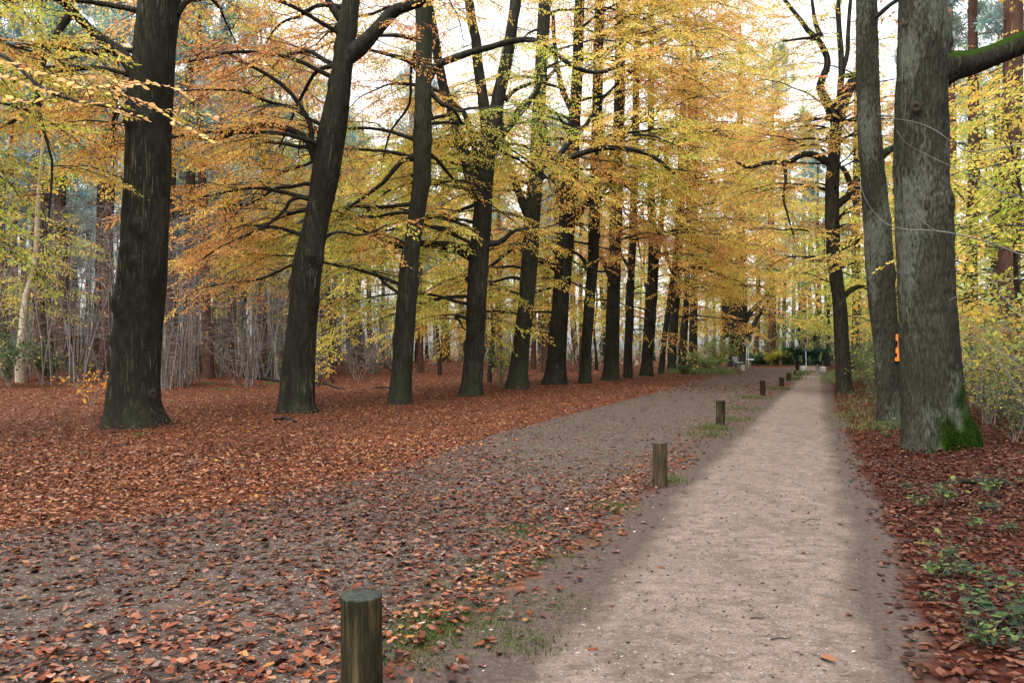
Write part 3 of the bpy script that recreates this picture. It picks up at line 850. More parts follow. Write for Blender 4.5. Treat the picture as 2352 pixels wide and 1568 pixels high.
BEECH = [
 dict(label="thick dark beech trunk at the left, nearest of the row", base=985,
  tr=[(985, 236, 388), (960, 243, 374), (930, 247, 364), (880, 251, 361), (800, 262, 366), (700, 268, 373), (650, 271, 379), (600, 276, 384), (500, 282, 386), (400, 290, 389), (300, 292, 392), (200, 302, 398), (100, 310, 403), (0, 318, 415)],
  limbs=[([(320, 185), (298, 150), (275, 118), (245, 98), (200, 62), (165, 25), (125, -15, -.5), (60, -70, -1)], 15, 8, 1),
         ([(168, 28, -.3), (140, 60, -.5), (112, 105, -.8), (97, 150, -1), (88, 215, -1.1), (60, 252, -1.2), (5, 295, -1.4), (-60, 330, -1.6)], 8, 3, 1),
         ([(86, 225, -1.1), (100, 300, -1.2), (120, 370, -1.3), (118, 440, -1.3), (112, 500, -1.3)], 4, 1.5, .5),
         ([(405, 30), (430, 5), (470, -20), (540, -60)], 8, 4, 1),
         ([(305, 320), (298, 310, .4), (293, 345, .6)], 6, 3, 0),
         ([(290, 420), (255, 400, .3), (215, 385, .8), (180, 375, 1.2)], 3, 1, .3)],
  proc=[(6.0, 7.8, 8, 110, 215, 3.5, 5.5), (8.6, 11, 4, 60, 215, 4, 6)], tone=.22, top=21, near=True),
 dict(label="leaning beech with a split scar and bent side limbs, second of the row", base=950,
  tr=[(950, 638, 728), (930, 641, 720), (850, 648, 722), (750, 660, 727), (650, 668, 735), (580, 679, 743), (500, 700, 756), (440, 711, 772), (400, 716, 781), (300, 731, 796), (200, 755, 806), (100, 770, 815), (0, 786, 826)],
  limbs=[([(735, 385), (720, 355), (705, 322), (680, 302), (640, 291), (580, 290), (520, 312), (480, 320), (435, 315), (400, 300)], 9, 4, .8),
         ([(722, 365), (716, 330), (714, 290), (695, 250), (660, 205), (600, 165), (552, 140), (520, 120)], 7, 3, 1),
         ([(778, 150), (745, 155), (720, 172), (690, 230, .5), (665, 290, .8), (640, 340, 1)], 6, 2, 1),
         ([(800, 125), (830, 105), (870, 62), (905, 25), (960, 5, -.3), (1040, -30, -.6)], 18, 12, 1),
         ([(785, 45), (765, 20), (748, -10), (730, -60)], 9, 6, 1),
         ([(720, 458), (690, 455), (664, 463), (652, 485), (610, 520, -.3), (540, 550, -.6), (470, 590, -.9)], 6, 2, 1),
         ([(745, 545), (780, 530), (830, 540, .4), (880, 520, .8)], 4, 2, 1),
         ([(690, 600), (660, 612), (600, 640, .6), (530, 650, 1.0), (470, 660, 1.4)], 4, 1.5, 1)],
  proc=[(4.0, 7.0, 8, 95, 215, 4, 6), (6.5, 11.5, 9, 60, 210, 4, 6.0)], tone=.60, top=22, near=True),
 dict(label="slender straight beech with knobbly scars, third of the row", base=928,
  tr=[(928, 889, 944), (900, 893, 944), (800, 903, 950), (700, 910, 957), (600, 918, 962), (550, 930, 967), (500, 937, 976), (400, 949, 990), (300, 950, 992), (200, 953, 991), (100, 955, 992), (0, 953, 993)],
  limbs=[([(980, 180), (1005, 150), (1050, 132), (1120, 110), (1190, 92), (1250, 102), (1310, 148), (1370, 168), (1430, 150)], 10, 4, .8),
         ([(950, 362), (925, 370), (905, 390), (880, 420), (840, 448), (800, 480), (770, 510)], 7, 2.5, 1),
         ([(955, 150), (930, 135), (880, 122), (830, 112)], 7, 3, 1),
         ([(985, 210), (1010, 235), (1040, 250), (1060, 285, .5)], 6, 3, .6),
         ([(955, 120), (945, 160, .4), (940, 240, .6), (900, 300, .8), (880, 360, 1.0)], 4, 2, 1)],
  proc=[(3.0, 8, 10, 70, 205, 4, 5.5), (7.5, 14, 10, 40, 175, 4, 6.5)], tone=.24, top=21, near=True),
 dict(label="beech with a many-stemmed fork and a long low limb, fourth of the row", base=911,
  tr=[(911, 1051, 1108), (880, 1060, 1107), (800, 1068, 1112), (700, 1072, 1117), (600, 1075, 1122), (500, 1087, 1130), (440, 1090, 1131), (380, 1098, 1136), (330, 1103, 1140), (290, 1112, 1146)],
  limbs=[([(1085, 580), (1065, 572), (1030, 566), (970, 562), (905, 563), (872, 556), (860, 535), (858, 500), (842, 472)], 12, 6, .3),
         ([(878, 560), (850, 568), (815, 578), (770, 578), (740, 585)], 6, 3, 1),
         ([(1100, 450), (1085, 420), (1070, 365), (1050, 300), (1035, 245), (1015, 185), (1003, 110), (990, 40), (975, -40)], 14, 9, 1),
         ([(1105, 425), (1095, 390), (1085, 320), (1068, 265), (1045, 240), (1015, 215), (985, 200)], 8, 4, 1),
         ([(1125, 315), (1112, 250), (1102, 180), (1092, 90), (1078, 10), (1070, -60)], 13, 10, 1),
         ([(1130, 315), (1142, 250), (1152, 190), (1168, 110), (1182, 20), (1190, -60)], 16, 12, 1),
         ([(1148, 312), (1180, 280), (1210, 245), (1240, 200), (1275, 160)], 7, 4, 1),
         ([(1160, 230), (1185, 205), (1240, 190), (1300, 205)], 5, 3, 1),
         ([(1115, 560), (1150, 555), (1180, 530), (1230, 522)], 7, 3, 1),
         ([(1080, 540), (1050, 520), (1020, 530), (990, 560)], 5, 2, 1)],
  proc=[(2.6, 7.5, 13, 85, 205, 4.5, 6.5), (8.5, 16, 11, 30, 170, 4, 6.5)], tone=.20, top=None, near=True),
 dict(label="straight beech with one side stem, fifth of the row", base=894,
  tr=[(894, 1160, 1215), (850, 1170, 1212), (700, 1190, 1226), (600, 1197, 1236), (500, 1203, 1241), (400, 1215, 1249), (300, 1220, 1249), (200, 1226, 1256), (100, 1231, 1260), (0, 1237, 1266)],
  limbs=[([(1215, 490), (1200, 465), (1182, 415), (1165, 365), (1155, 315), (1150, 250)], 10, 5, .9),
         ([(1240, 385), (1265, 372), (1290, 350), (1310, 325), (1345, 290), (1370, 250)], 8, 4, .8),
         ([(1243, 375), (1300, 365), (1360, 345), (1430, 340), (1500, 360), (1550, 400)], 8, 4, .9),
         ([(1210, 575), (1185, 565), (1165, 580), (1130, 610), (1080, 640)], 7, 3, 1),
         ([(1245, 195), (1225, 220, -.3), (1195, 245, -.4), (1170, 280, -.5)], 7, 4, .6)],
  proc=[(3.2, 8, 9, 80, 205, 4.5, 6), (8, 19, 17, 0, 170, 4, 6.5)], tone=.32, top=24),
 dict(label="broad beech forking into two upright stems, sixth of the row", base=885,
  tr=[(885, 1241, 1303), (865, 1250, 1301), (830, 1257, 1300), (700, 1268, 1306), (600, 1275, 1315), (500, 1284, 1322), (450, 1284, 1326), (400, 1290, 1330), (300, 1303, 1332), (200, 1312, 1338), (100, 1316, 1340), (0, 1320, 1342)],
  limbs=[([(1292, 460), (1280, 420), (1268, 385), (1258, 340), (1250, 280)], 10, 6, .9),
         ([(1318, 500), (1345, 470), (1362, 430), (1385, 400), (1420, 380)], 8, 4, 1),
         ([(1290, 590), (1260, 560), (1235, 530), (1205, 535)], 6, 2.5, 1),
         ([(1285, 620), (1250, 605), (1230, 590), (1190, 560)], 6, 3, 1),
         ([(1320, 270), (1290, 200), (1275, 120), (1270, 30)], 7, 4, 1)],
  proc=[(3.2, 9, 8, 70, 205, 4, 5.5), (8, 20, 20, -45, 190, 4.5, 7)], tone=.40, top=24),
 dict(label="thin dark beech stem, seventh of the row", base=882,
  tr=[(882, 1328, 1357), (800, 1335, 1359), (700, 1341, 1366), (600, 1350, 1375), (500, 1352, 1378), (400, 1355, 1380), (200, 1361, 1385), (0, 1366, 1388)],
  limbs=[([(1365, 480), (1385, 440), (1400, 420), (1420, 405)], 5, 3, 1), ([(1350, 620), (1335, 590), (1300, 570)], 5, 2, 1)],
  proc=[(4, 8, 5, 60, 220, 3, 4.5), (8, 20, 17, -80, 120, 5, 7.5)], tone=.28, top=23),
 dict(label="stout straight beech with mossy feet, eighth of the row", base=873,
  tr=[(873, 1381, 1425), (850, 1387, 1422), (700, 1393, 1424), (600, 1397, 1426), (500, 1400, 1429), (430, 1400, 1430), (300, 1408, 1434), (150, 1412, 1436), (0, 1415, 1437)],
  limbs=[([(1405, 640), (1385, 600), (1370, 590), (1340, 600)], 6, 3, 1), ([(1402, 430), (1390, 360), (1380, 270), (1370, 180)], 8, 5, 1)],
  proc=[(4, 9, 5, 60, 200, 3.5, 5), (7, 22, 22, -95, 90, 5.5, 8.5)], tone=.42, top=25),
 dict(label="thin crooked beech with leafy shoots on its stem, ninth of the row", base=869,
  tr=[(869, 1432, 1454), (800, 1433, 1452), (740, 1437, 1456), (700, 1435, 1455), (640, 1441, 1458), (500, 1446, 1463), (300, 1452, 1468), (0, 1456, 1470)],
  limbs=[([(1447, 620), (1430, 590), (1415, 560)], 4, 2, 1)],
  proc=[(2.8, 9, 8, -90, 200, 1.6, 3), (7, 20, 16, -95, 60, 5.5, 8)], tone=.50, top=22),
 dict(label="beech with a tight twin fork, tenth of the row", base=863,
  tr=[(863, 1468, 1500), (840, 1473, 1499), (700, 1481, 1509), (620, 1488, 1513), (560, 1490, 1514), (500, 1487, 1505), (400, 1486, 1503), (200, 1488, 1503), (0, 1490, 1502)],
  limbs=[([(1505, 590), (1515, 540), (1522, 480), (1528, 400), (1535, 300)], 8, 5, .9)],
  proc=[(3, 9, 7, -60, 200, 2.5, 4), (7, 24, 20, -95, 60, 5.5, 8)], tone=.40, top=26),
 dict(label="slim pale beech stem leaning to the path, eleventh of the row", base=859,
  tr=[(859, 1511, 1526), (800, 1517, 1530), (700, 1530, 1542), (600, 1545, 1557), (450, 1555, 1566), (250, 1560, 1570)],
  limbs=[], proc=[(6, 18, 14, -90, 60, 5, 7)], tone=.34, top=20),
 dict(label="dark beech with a bent foot and many thin side limbs, twelfth of the row", base=855,
  tr=[(855, 1533, 1553), (800, 1533, 1554), (700, 1540, 1561), (600, 1550, 1567), (500, 1556, 1572), (300, 1562, 1576), (100, 1566, 1578)],
  limbs=[([(1552, 640), (1535, 600), (1525, 560), (1520, 500)], 5, 3, 1), ([(1565, 520), (1580, 480), (1588, 430)], 4, 2, 1)],
  proc=[(4, 9, 6, -90, 200, 3, 5), (7, 24, 20, -95, 60, 5, 8)], tone=.34, top=25),
 dict(label="slim dark beech partly behind its neighbour, thirteenth of the row", base=851,
  tr=[(851, 1561, 1578), (760, 1563, 1580), (700, 1569, 1583), (600, 1573, 1586), (400, 1578, 1590), (200, 1580, 1590)],
  limbs=[], proc=[(4, 10, 8, -95, 120, 3.5, 5), (8, 24, 18, -95, 60, 5, 8)], tone=.44, top=24),
 dict(label="dark beech above the grassy mound, fourteenth of the row", base=848,
  tr=[(848, 1580, 1600), (760, 1583, 1602), (700, 1585, 1602), (600, 1587, 1603), (400, 1590, 1603), (200, 1592, 1602)],
  limbs=[], proc=[(4, 10, 10, -95, 100, 4, 6), (9, 26, 18, -95, 60, 5, 8)], tone=.40, top=27),
 dict(label="huge black multi-stemmed beech at the far end of the row", base=842,
  tr=[(842, 1670, 1718), (820, 1674, 1714), (780, 1676, 1714), (740, 1680, 1716), (700, 1684, 1716), (600, 1688, 1714), (450, 1692, 1710), (250, 1694, 1706)],
  limbs=[([(1680, 770), (1670, 720), (1668, 660), (1660, 580)], 14, 8, 1), ([(1690, 760), (1690, 700), (1680, 640), (1675, 560)], 12, 7, 1),
         ([(1712, 790), (1728, 755), (1745, 720), (1766, 690)], 6, 4, .4), ([(1708, 740), (1730, 710), (1760, 680), (1775, 660)], 6, 3, .9)],
  proc=[(4, 12, 12, -120, 100, 5, 8), (10, 28, 20, -95, 80, 6, 8.5)], tone=.34, top=30),
]
BEECH_ROOTS = []
def build_beech(i, sp):
    d = F * EYE / (sp['base'] - Y0)
    off = np.array([P((sp['tr'][0][1] + sp['tr'][0][2]) / 2, sp['base'], d)[0], d, 0.0])
    off[2] = 0
    root = thing("beech_tree", sp['label'], "tree", off, "row of beeches beside the track")
    cl, rad = trace_line(sp['tr'], d, sp['top'], .06)
    near = d < 30
    sides, dz = (44, .05) if d < 24 else ((32, .08) if d < 40 else (20, .16))
    me = trunk_mesh(cl, rad, sides, 40 + i, off=off, flare=.34, knots=13 if near else 9, lump=.05, dz=dz, mossy=1.25, moss_h=.20)
    link("trunk", me, parent=root)
    tpl, size = (TPL_NEAR, 1.0) if d < 27 else ((TPL_MID, 1.15) if d < 44 else (TPL_FAR, 1.6))
    fo = Foliage(tpl, 100 + i)
    pm = d / F
    for k, (pts, w0, w1, leafy) in enumerate(sp['limbs']):
        c, o = limb_object(root, px_limb(d, pts), w0 * pm, w1 * pm, off, 500 + i * 20 + k)
        if leafy > 0:
            foliate(fo, c, w0 * pm, w1 * pm, sp['tone'] + fo.r.normal(0, .05), size, start=1 - .75 * leafy, gap=.5 * size, sgap=.42)
    for (z0, z1, n, a0, a1, l0, l1) in sp['proc']:
        z1 = min(z1, cl[-1, 2] - .5)
        for z in np.linspace(z0, z1, n):
            z = float(np.clip(z + fo.r.uniform(-.4, .4), 2.2, cl[-1, 2] - .3))
            st = at_height(cl, z)
            L = fo.r.uniform(l0, l1) * (1 - .25 * max(0, z - 10) / 15)
            rr_ = float(np.interp(z, cl[:, 2], rad))
            el = fo.r.uniform(.05, .45) + max(0, z - 9) * .03
            pts = grow(st, math.radians(fo.r.uniform(a0, a1)), el, el - fo.r.uniform(.5, .9), L, fo.r)
            r0 = min(.02 + .008 * L, rr_ * .45)
            c, o = limb_object(root, pts, r0, .008, off, 900 + i * 40 + int(z * 3), sides=6, n=int(L / .4) + 5)
            foliate(fo, c, r0, .008, sp['tone'] + fo.r.normal(0, .06), size, start=.22, gap=.55 * size, sgap=.46, droop=.12)
    crown, twigs = fo.bake(off)
    link("crown", crown, parent=root, kind="stuff")
    link("twigs", twigs, parent=root, kind="stuff")
    BEECH_ROOTS.append(root)
    return fo.count(), len(crown.polygons)

for i, sp in enumerate(BEECH):
    c = build_beech(i, sp)
    print("beech", i, c)

# beech of the same row, just outside the picture on the left; its branches hang into view
def build_side_beech():
    off = np.array([-11.0, 12.2, 0.0])
    root = thing("beech_tree", "yellow leaved branches reaching in at the upper left from a beech outside the picture", "tree", off, "row of beeches beside the track")
    cl = np.array([off + [0, 0, -.25], off, off + [.1, 0, 3], off + [.3, .1, 8], off + [.4, 0, 14], off + [.5, 0, 20]])
    rad = np.array([.62, .56, .44, .40, .3, .08])
    link("trunk", trunk_mesh(cl, rad, 32, 71, off=off, flare=.25, dz=.1, mossy=1.0), parent=root)
    fo = Foliage(TPL_NEAR, 171)
    r = fo.r
    for k, (z, azd, L) in enumerate([(4.3, 30, 2.2), (5.0, 60, 3.8), (5.5, 5, 2.3), (6.0, 45, 3.0), (6.6, 70, 4.6), (7.2, 20, 2.4), (7.8, 55, 3.4), (8.4, -20, 2.8), (9.2, 75, 4.4), (10.4, 200, 4), (12, 300, 3), (4.8, 80, 4.4), (3.2, 62, 3.6), (3.9, 50, 3.0), (2.7, 72, 4.0), (5.6, 74, 4.6)]):
        pts = grow(at_height(cl, z), math.radians(azd), .35, -.35, L, r)
        c, o = limb_object(root, pts, .055, .01, off, 1300 + k, sides=7)
        foliate(fo, c, .055, .01, (.07 if z > 4.2 else -.05) + r.normal(0, .05), 1.0, start=.2, gap=.36, sgap=.40, droop=.12, secl=.75)
    crown, twigs = fo.bake(off)
    link("crown", crown, parent=root, kind="stuff"); link("twigs", twigs, parent=root, kind="stuff")
    # one low spray near the viewer, its leaves large enough to be told apart
    br = spline(np.array([at_height(cl, 4.2), [-8.0, 10.8, 4.95], [-5.6, 9.0, 4.75], P(120, 215, 8.3), P(330, 260, 8.3)]), 30)
    V, Q, T = tube(br, np.linspace(.045, .006, 30), 6)
    limb = link("limb", make_mesh("limb", V - off, Q, T, vattr={"moss": np.zeros(len(V))}, mat=M['limb']), parent=root)
    lm = []
    for k in range(6):
        v = leaf_shapes(1, np.array([1.0]), np.array([.58]), r, .15, .2)[0]; v[:, 0] += .5
        lm.append(make_mesh("leaf", v, LQ, smooth=False, mat=M['leaf_one']))
    twigs = [[(205, 195), (280, 215), (345, 245), (410, 285), (480, 325)], [(250, 200), (330, 190), (400, 205), (440, 235)], [(300, 235), (360, 250), (430, 260), (500, 268)], [(120, 190), (200, 170), (270, 185), (330, 200)],
             [(150, 215), (90, 200), (40, 180), (-10, 165)], [(160, 235), (230, 240), (290, 262), (340, 275)], [(120, 225), (60, 232), (10, 225)], [(60, 150), (0, 140), (-60, 120)], [(200, 205), (160, 185), (100, 165), (50, 160)]]
    tone = .50
    for q, tw in enumerate(twigs):
        pts = spline(np.array([P(a, b, 8.2 + .12 * math.sin(q * 2 + a * .01)) for a, b in tw]), 12)
        near_i = int(np.argmin(np.linalg.norm(br - pts[0], axis=1)))
        pts = np.vstack([br[near_i][None], pts])
        V, Q, T = tube(pts, np.linspace(.006, .002, len(pts)), 4)
        link("twig", make_mesh("twig", V - off, Q, T, mat=M['twig']), parent=limb)
        s = seglen(pts)
        side = 1
        for w in np.arange(.12, s[-1], .043):
            p = np.array([np.interp(w, s, pts[:, k]) for k in range(3)])
            dv = unit(np.array([np.interp(w + .05, s, pts[:, k]) for k in range(3)]) - np.array([np.interp(w - .05, s, pts[:, k]) for k in range(3)]))
            o = link("leaf", lm[int(r.integers(6))], parent=limb, loc=p - off)
            az = math.atan2(dv[1], dv[0]) + side * r.uniform(.4, 1.0); side = -side
            o.rotation_euler = (r.normal(.0, .35), r.normal(.25, .25), az)
            sc = float(r.uniform(.065, .10)); o.scale = (sc,) * 3
            cc = palette(np.array([tone + r.normal(0, .09)]))[0] * r.uniform(.8, 1.15)
            o.color = (*[float(z) for z in np.clip(cc * [1, 1.05, 1.9], 0, .8)], 1)
build_side_beech()
# ------------------------------------------------------------------ oaks on the right of the footpath
def oak(name, label, tr, base, top, sides, dz, mat, ridge, seed, knots, limbs, proc, tone, tint, moss_h=.3, moss_dir=None, mossy=.8, flare=.12, size=1.0, group="oaks beside the footpath", lump=.03, tpl=None):
    d = F * EYE / (base - Y0)
    off = np.array([P((tr[0][1] + tr[0][2]) / 2, base, d)[0], d, 0.0])
    root = thing(name, label, "tree", off, group)
    cl, rad = trace_line(tr, d, top, .07)
    link("trunk", trunk_mesh(cl, rad, sides, seed, off=off, flare=flare, knots=0, lump=lump, ridge=ridge, dz=dz, mat=mat, moss_h=moss_h, moss_dir=moss_dir, mossy=mossy, knot_list=knots, fine_to=7.5), parent=root)
    fo = Foliage(tpl or TPL_OAK, seed + 300)
    pm = d / F
    for k, (pts, w0, w1, leafy, moss) in enumerate(limbs):
        c, o = limb_object(root, px_limb(d, pts), w0 * pm, w1 * pm, off, seed * 7 + k, mat=M['twistoak'], sides=12, moss=moss, wig=.04)
        if leafy > 0: foliate(fo, c, w0 * pm, w1 * pm, tone, size, start=1 - .8 * leafy, gap=.6 * size, sgap=.5)
    for (z0, z1, n, a0, a1, l0, l1) in proc:
        for z in np.linspace(z0, z1, n):
            z = float(np.clip(z + fo.r.uniform(-.3, .3), 1.5, cl[-1, 2] - .3))
            L = fo.r.uniform(l0, l1)
            pts = grow(at_height(cl, z), math.radians(fo.r.uniform(a0, a1)), fo.r.uniform(.1, .6), fo.r.uniform(-.4, .1), L, fo.r, wob=.3)
            r0 = min(.015 + .008 * L, float(np.interp(z, cl[:, 2], rad)) * .5)
            c, o = limb_object(root, pts, r0, .008, off, seed * 9 + int(z * 5), mat=mat, sides=6, n=int(L / .35) + 5, wig=.06)
            foliate(fo, c, r0, .008, tone + fo.r.normal(0, .05), size, start=.25, gap=.6 * size, sgap=.5, droop=.02)
    if fo.count():
        crown, twigs = fo.bake(off, tint=tint)
        link("crown", crown, parent=root, kind="stuff"); link("twigs", twigs, parent=root, kind="stuff")
    return root, cl, rad, off, d

R1 = oak("oak_tree", "massive grey barked oak with bright green moss at its foot, nearest the footpath",
    [(1045, 2072, 2218), (1010, 2078, 2212), (960, 2079, 2206), (900, 2078, 2203), (800, 2073, 2196), (700, 2070, 2190), (600, 2065, 2185), (500, 2060, 2179), (400, 2058, 2174), (300, 2060, 2173), (200, 2063, 2170), (100, 2065, 2172), (0, 2070, 2166)],
    1045, 17, 130, .026, M['oak'], .016, 81,
    [(-.95, 3.74, .20, .10), (-1.25, 5.2, .12, .08), (0.0, 3.3, .10, .16), (-.15, 6.25, .26, .16), (-.3, 5.75, .12, .10), (-.15, .20, .34, .26), (-.6, .12, .18, .2), (-2.4, .1, .14, .2)],
    [([(2140, 170), (2190, 152), (2240, 140), (2300, 118), (2360, 92), (2440, 60), (2560, 40)], 30, 20, .35, 1.0),
     ([(2130, -150), (2180, -260), (2260, -330)], 20, 10, .8, 0)],
    [(8.0, 11, 5, -60, 60, 3, 5)], .34, np.array([.75, .72, .8]), moss_h=.58, moss_dir=-.70, mossy=4.0, flare=.24, lump=.035)
R2 = oak("oak_tree", "straight green-tinged oak trunk just behind the massive oak",
    [(980, 2012, 2072), (960, 2015, 2070), (900, 2017, 2069), (800, 2011, 2063), (700, 1998, 2056), (600, 1990, 2050), (500, 1985, 2041), (400, 1980, 2031), (300, 1972, 2021), (200, 1970, 2018), (100, 1969, 2015), (0, 1968, 2013)],
    980, 18, 90, .035, M['oak'], .014, 82, [(-.6, 3.1, .10, .10), (-.2, 4.2, .12, .10)],
    [([(2018, 362), (2035, 348), (2060, 335), (2085, 325)], 9, 5, .6, .8)],
    [(8.5, 12, 6, -90, 120, 3, 5)], .30, np.array([.75, .75, .8]), moss_h=.7, moss_dir=None, mossy=.8)
R3 = oak("oak_tree", "dark crooked oak with twisted mossy forks beside the footpath",
    [(905, 1920, 1962), (880, 1921, 1955), (800, 1918, 1950), (700, 1914, 1944), (650, 1908, 1937), (600, 1900, 1930), (500, 1896, 1926), (430, 1896, 1926), (380, 1899, 1928), (330, 1905, 1930), (290, 1908, 1934), (262, 1910, 1936)],
    905, None, 40, .07, M['twistoak'], .012, 83, [(-1.6, 3.0, .2, .1)],
    [([(1925, 385), (1890, 365), (1850, 355), (1815, 372), (1770, 372), (1720, 385), (1690, 370)], 9, 3, .8, .6),
     ([(1922, 275), (1905, 245), (1888, 215), (1885, 190), (1898, 160), (1898, 130), (1880, 95), (1855, 68), (1830, 35), (1800, 0)], 11, 4, .6, .4),
     ([(1890, 105), (1870, 90), (1835, 88), (1800, 95)], 5, 2, .9, .2),
     ([(1885, 85), (1868, 30), (1860, -30)], 5, 3, .9, .2),
     ([(1925, 272), (1925, 235), (1945, 205), (1958, 175), (1935, 172), (1945, 120), (1950, 60), (1955, -10)], 8, 4, .7, .5),
     ([(1928, 270), (1945, 225), (1958, 195), (1972, 160), (1985, 110)], 9, 5, .8, .5),
     ([(1926, 265), (1930, 200), (1932, 120), (1925, 40), (1930, -40)], 8, 5, .8, .3),
     ([(1920, 470), (1945, 455), (1955, 430), (1945, 400), (1935, 385)], 8, 5, .2, .2),
     ([(1912, 590), (1940, 560), (1985, 548), (2010, 560)], 6, 2.5, .8, .8),
     ([(1925, 690), (1960, 660), (2000, 662), (2030, 660)], 6, 3, .8, .9),
     ([(1800, 372, -.3), (1805, 420, -.5), (1800, 460, -.6), (1812, 500, -.6), (1822, 540, -.6)], 4, 1.5, .9, .3)],
    [(3.8, 9, 24, -140, 220, 1.8, 3.6), (8.5, 11.5, 16, 0, 360, 2.4, 4.2)], .30, np.array([.85, .8, .95]), moss_h=.5, mossy=.7, size=.95)
R4 = oak("oak_tree", "thin black oak standing behind the crooked oak",
    [(856, 1954, 1977), (800, 1956, 1977), (700, 1958, 1978), (600, 1956, 1975), (400, 1960, 1975), (200, 1962, 1972)],
    856, 24, 20, .2, M['twistoak'], .01, 84, [], [], [(5, 22, 16, 0, 360, 4, 6)], .18, np.array([1, 1, 1.]), size=1.7, tpl=TPL_FAR)

# orange trail marker nailed to the second oak
def trail_marker():
    p = P(2064, 800, R2[4] - .27)
    k = R2[4] / F
    outline = np.array([(-7, 34), (-7, 20), (-2, 16), (-2, 4), (-7, 0), (-7, -10), (-3, -14), (-3, -20), (-9, -22), (-9, -30), (9, -30), (9, 34)], float) * k * .95
    n = len(outline)
    V = np.vstack([np.c_[outline[:, 0], np.full(n, -.008), -outline[:, 1] * -1], np.c_[outline[:, 0], np.full(n, .008), outline[:, 1]]])
    Q = [[i, (i + 1) % n, n + (i + 1) % n, n + i] for i in range(n)]
    me = bpy.data.meshes.new("trail_marker")
    me.from_pydata(V.tolist(), [], [q for q in Q] + [list(range(n))[::-1], list(range(n, 2 * n))])
    me.update(); me.materials.append(plain_mat("orange_paint", (.55, .14, .012), (.70, .20, .02), 12, .5, .4))
    o = link("trail_marker", me, label="orange trail marker on the trunk behind the massive oak", cat="trail marker", loc=p)
    o.rotation_euler = (0, 0, .15)
trail_marker()

# swirled branch scars: raised ring of bark round a dark hollow, parts of their trunks
M['scar'] = plain_mat("scar_wood", (.010, .0075, .0055), (.036, .028, .020), 30, .9, .1, bdist=.01)
def scar(root, off, px, py, d, w, h, face=0.0):
    c = P(px, py, d) - off
    ns, prof = 28, [(1.5, -.06), (1.15, .035), (.85, .075), (.62, .06), (.45, .01), (.25, -.02), (0.02, -.03)]
    a = np.arange(ns) / ns * 2 * np.pi
    V = []
    for k, (f, z) in enumerate(prof):
        wob = 1 + .12 * vnoise(np.stack([np.cos(a) * 2, np.sin(a) * 2, np.full(ns, k * .4 + px)], -1), 5)
        V.append(np.c_[np.cos(a) * w * f * wob, np.full(ns, -z * w * 3), np.sin(a) * h * f * wob])
    V = np.vstack(V)
    cz, sz = math.cos(face), math.sin(face)
    V = V @ np.array([[cz, sz, 0], [-sz, cz, 0], [0, 0, 1]]) + c
    i, j = np.meshgrid(np.arange(len(prof) - 1), np.arange(ns), indexing='ij'); j2 = (j + 1) % ns
    Q = np.stack([i * ns + j, i * ns + j2, (i + 1) * ns + j2, (i + 1) * ns + j], -1).reshape(-1, 4)
    link("branch_scar", make_mesh("branch_scar", V, Q, mat=M['scar']), parent=root)
def trunk_r(px_w, d): return px_w / 2 / F * d
scar(R1[0], R1[3], 2140, 470, R1[4] - trunk_r(119, R1[4]) * .93, .085, .085, .35)
scar(R1[0], R1[3], 2104, 246, R1[4] - trunk_r(113, R1[4]) * .98, .06, .06, -.15)
b2 = BEECH_ROOTS[1]; d2 = b2.location.y
scar(b2, np.array(b2.location), 712, 532, d2 - trunk_r(58, d2) * .95, .07, .28, -.2)
b1 = BEECH_ROOTS[0]; d1 = b1.location.y
scar(b1, np.array(b1.location), 313, 390, d1 - trunk_r(98, d1) * .88, .09, .09, -.5)
scar(b1, np.array(b1.location), 352, 905, d1 - trunk_r(112, d1) * .75, .06, .07, .7)
b3 = BEECH_ROOTS[2]; d3 = b3.location.y
scar(b3, np.array(b3.location), 968, 130, d3 - trunk_r(37, d3) * .98, .07, .08, -.1)
scar(b3, np.array(b3.location), 945, 545, d3 - trunk_r(37, d3) * .95, .08, .08, -.1)

# fuzzy moss on the foot of the massive oak: short tufts standing off the bark
def moss_fur(root, off, n, seed):
    tm = [c for c in root.children if c.name.startswith("trunk")][0].data
    nv = len(tm.vertices)
    co = np.zeros(nv * 3, np.float32); tm.vertices.foreach_get("co", co); co = co.reshape(-1, 3)
    mo = np.zeros(nv, np.float32); tm.attributes["moss"].data.foreach_get("value", mo)
    no = np.zeros(nv * 3, np.float32); tm.vertices.foreach_get("normal", no); no = no.reshape(-1, 3)
    r = np.random.default_rng(seed)
    w = np.clip(mo - .35 + .5 * vnoise(co * 6.0, 8), 0, 1) ** 1.3 * (co[:, 2] > -.05)
    k = r.choice(nv, n, p=w / w.sum())
    p = co[k] + r.normal(0, .012, (n, 3)); nn = no[k]
    d = unit(nn + np.array([0, 0, .2]) + r.normal(0, .6, (n, 3)))
    L = r.uniform(.005, .020, n)[:, None]
    s = unit(np.cross(d, r.normal(0, 1, (n, 3)))) * .0045
    V = np.stack([p - s, p + s, p + d * L + s * .5, p + d * L - s * .5], 1)
    C = np.array([(.010, .022, .004), (.016, .037, .005), (.026, .058, .007), (.040, .075, .012)])[r.integers(4, size=n)] * r.uniform(.7, 1.2, (n, 1))
    link("moss", make_mesh("moss", V.reshape(-1, 3), np.arange(n * 4).reshape(-1, 4), fcol=C, smooth=False, mat=M['leaf']), parent=root, kind="stuff")
moss_fur(R1[0], R1[3], 26000, 5)
for _k in (0, 1, 3, 5, 7):
    moss_fur(BEECH_ROOTS[_k], None, 1200, 20 + _k)
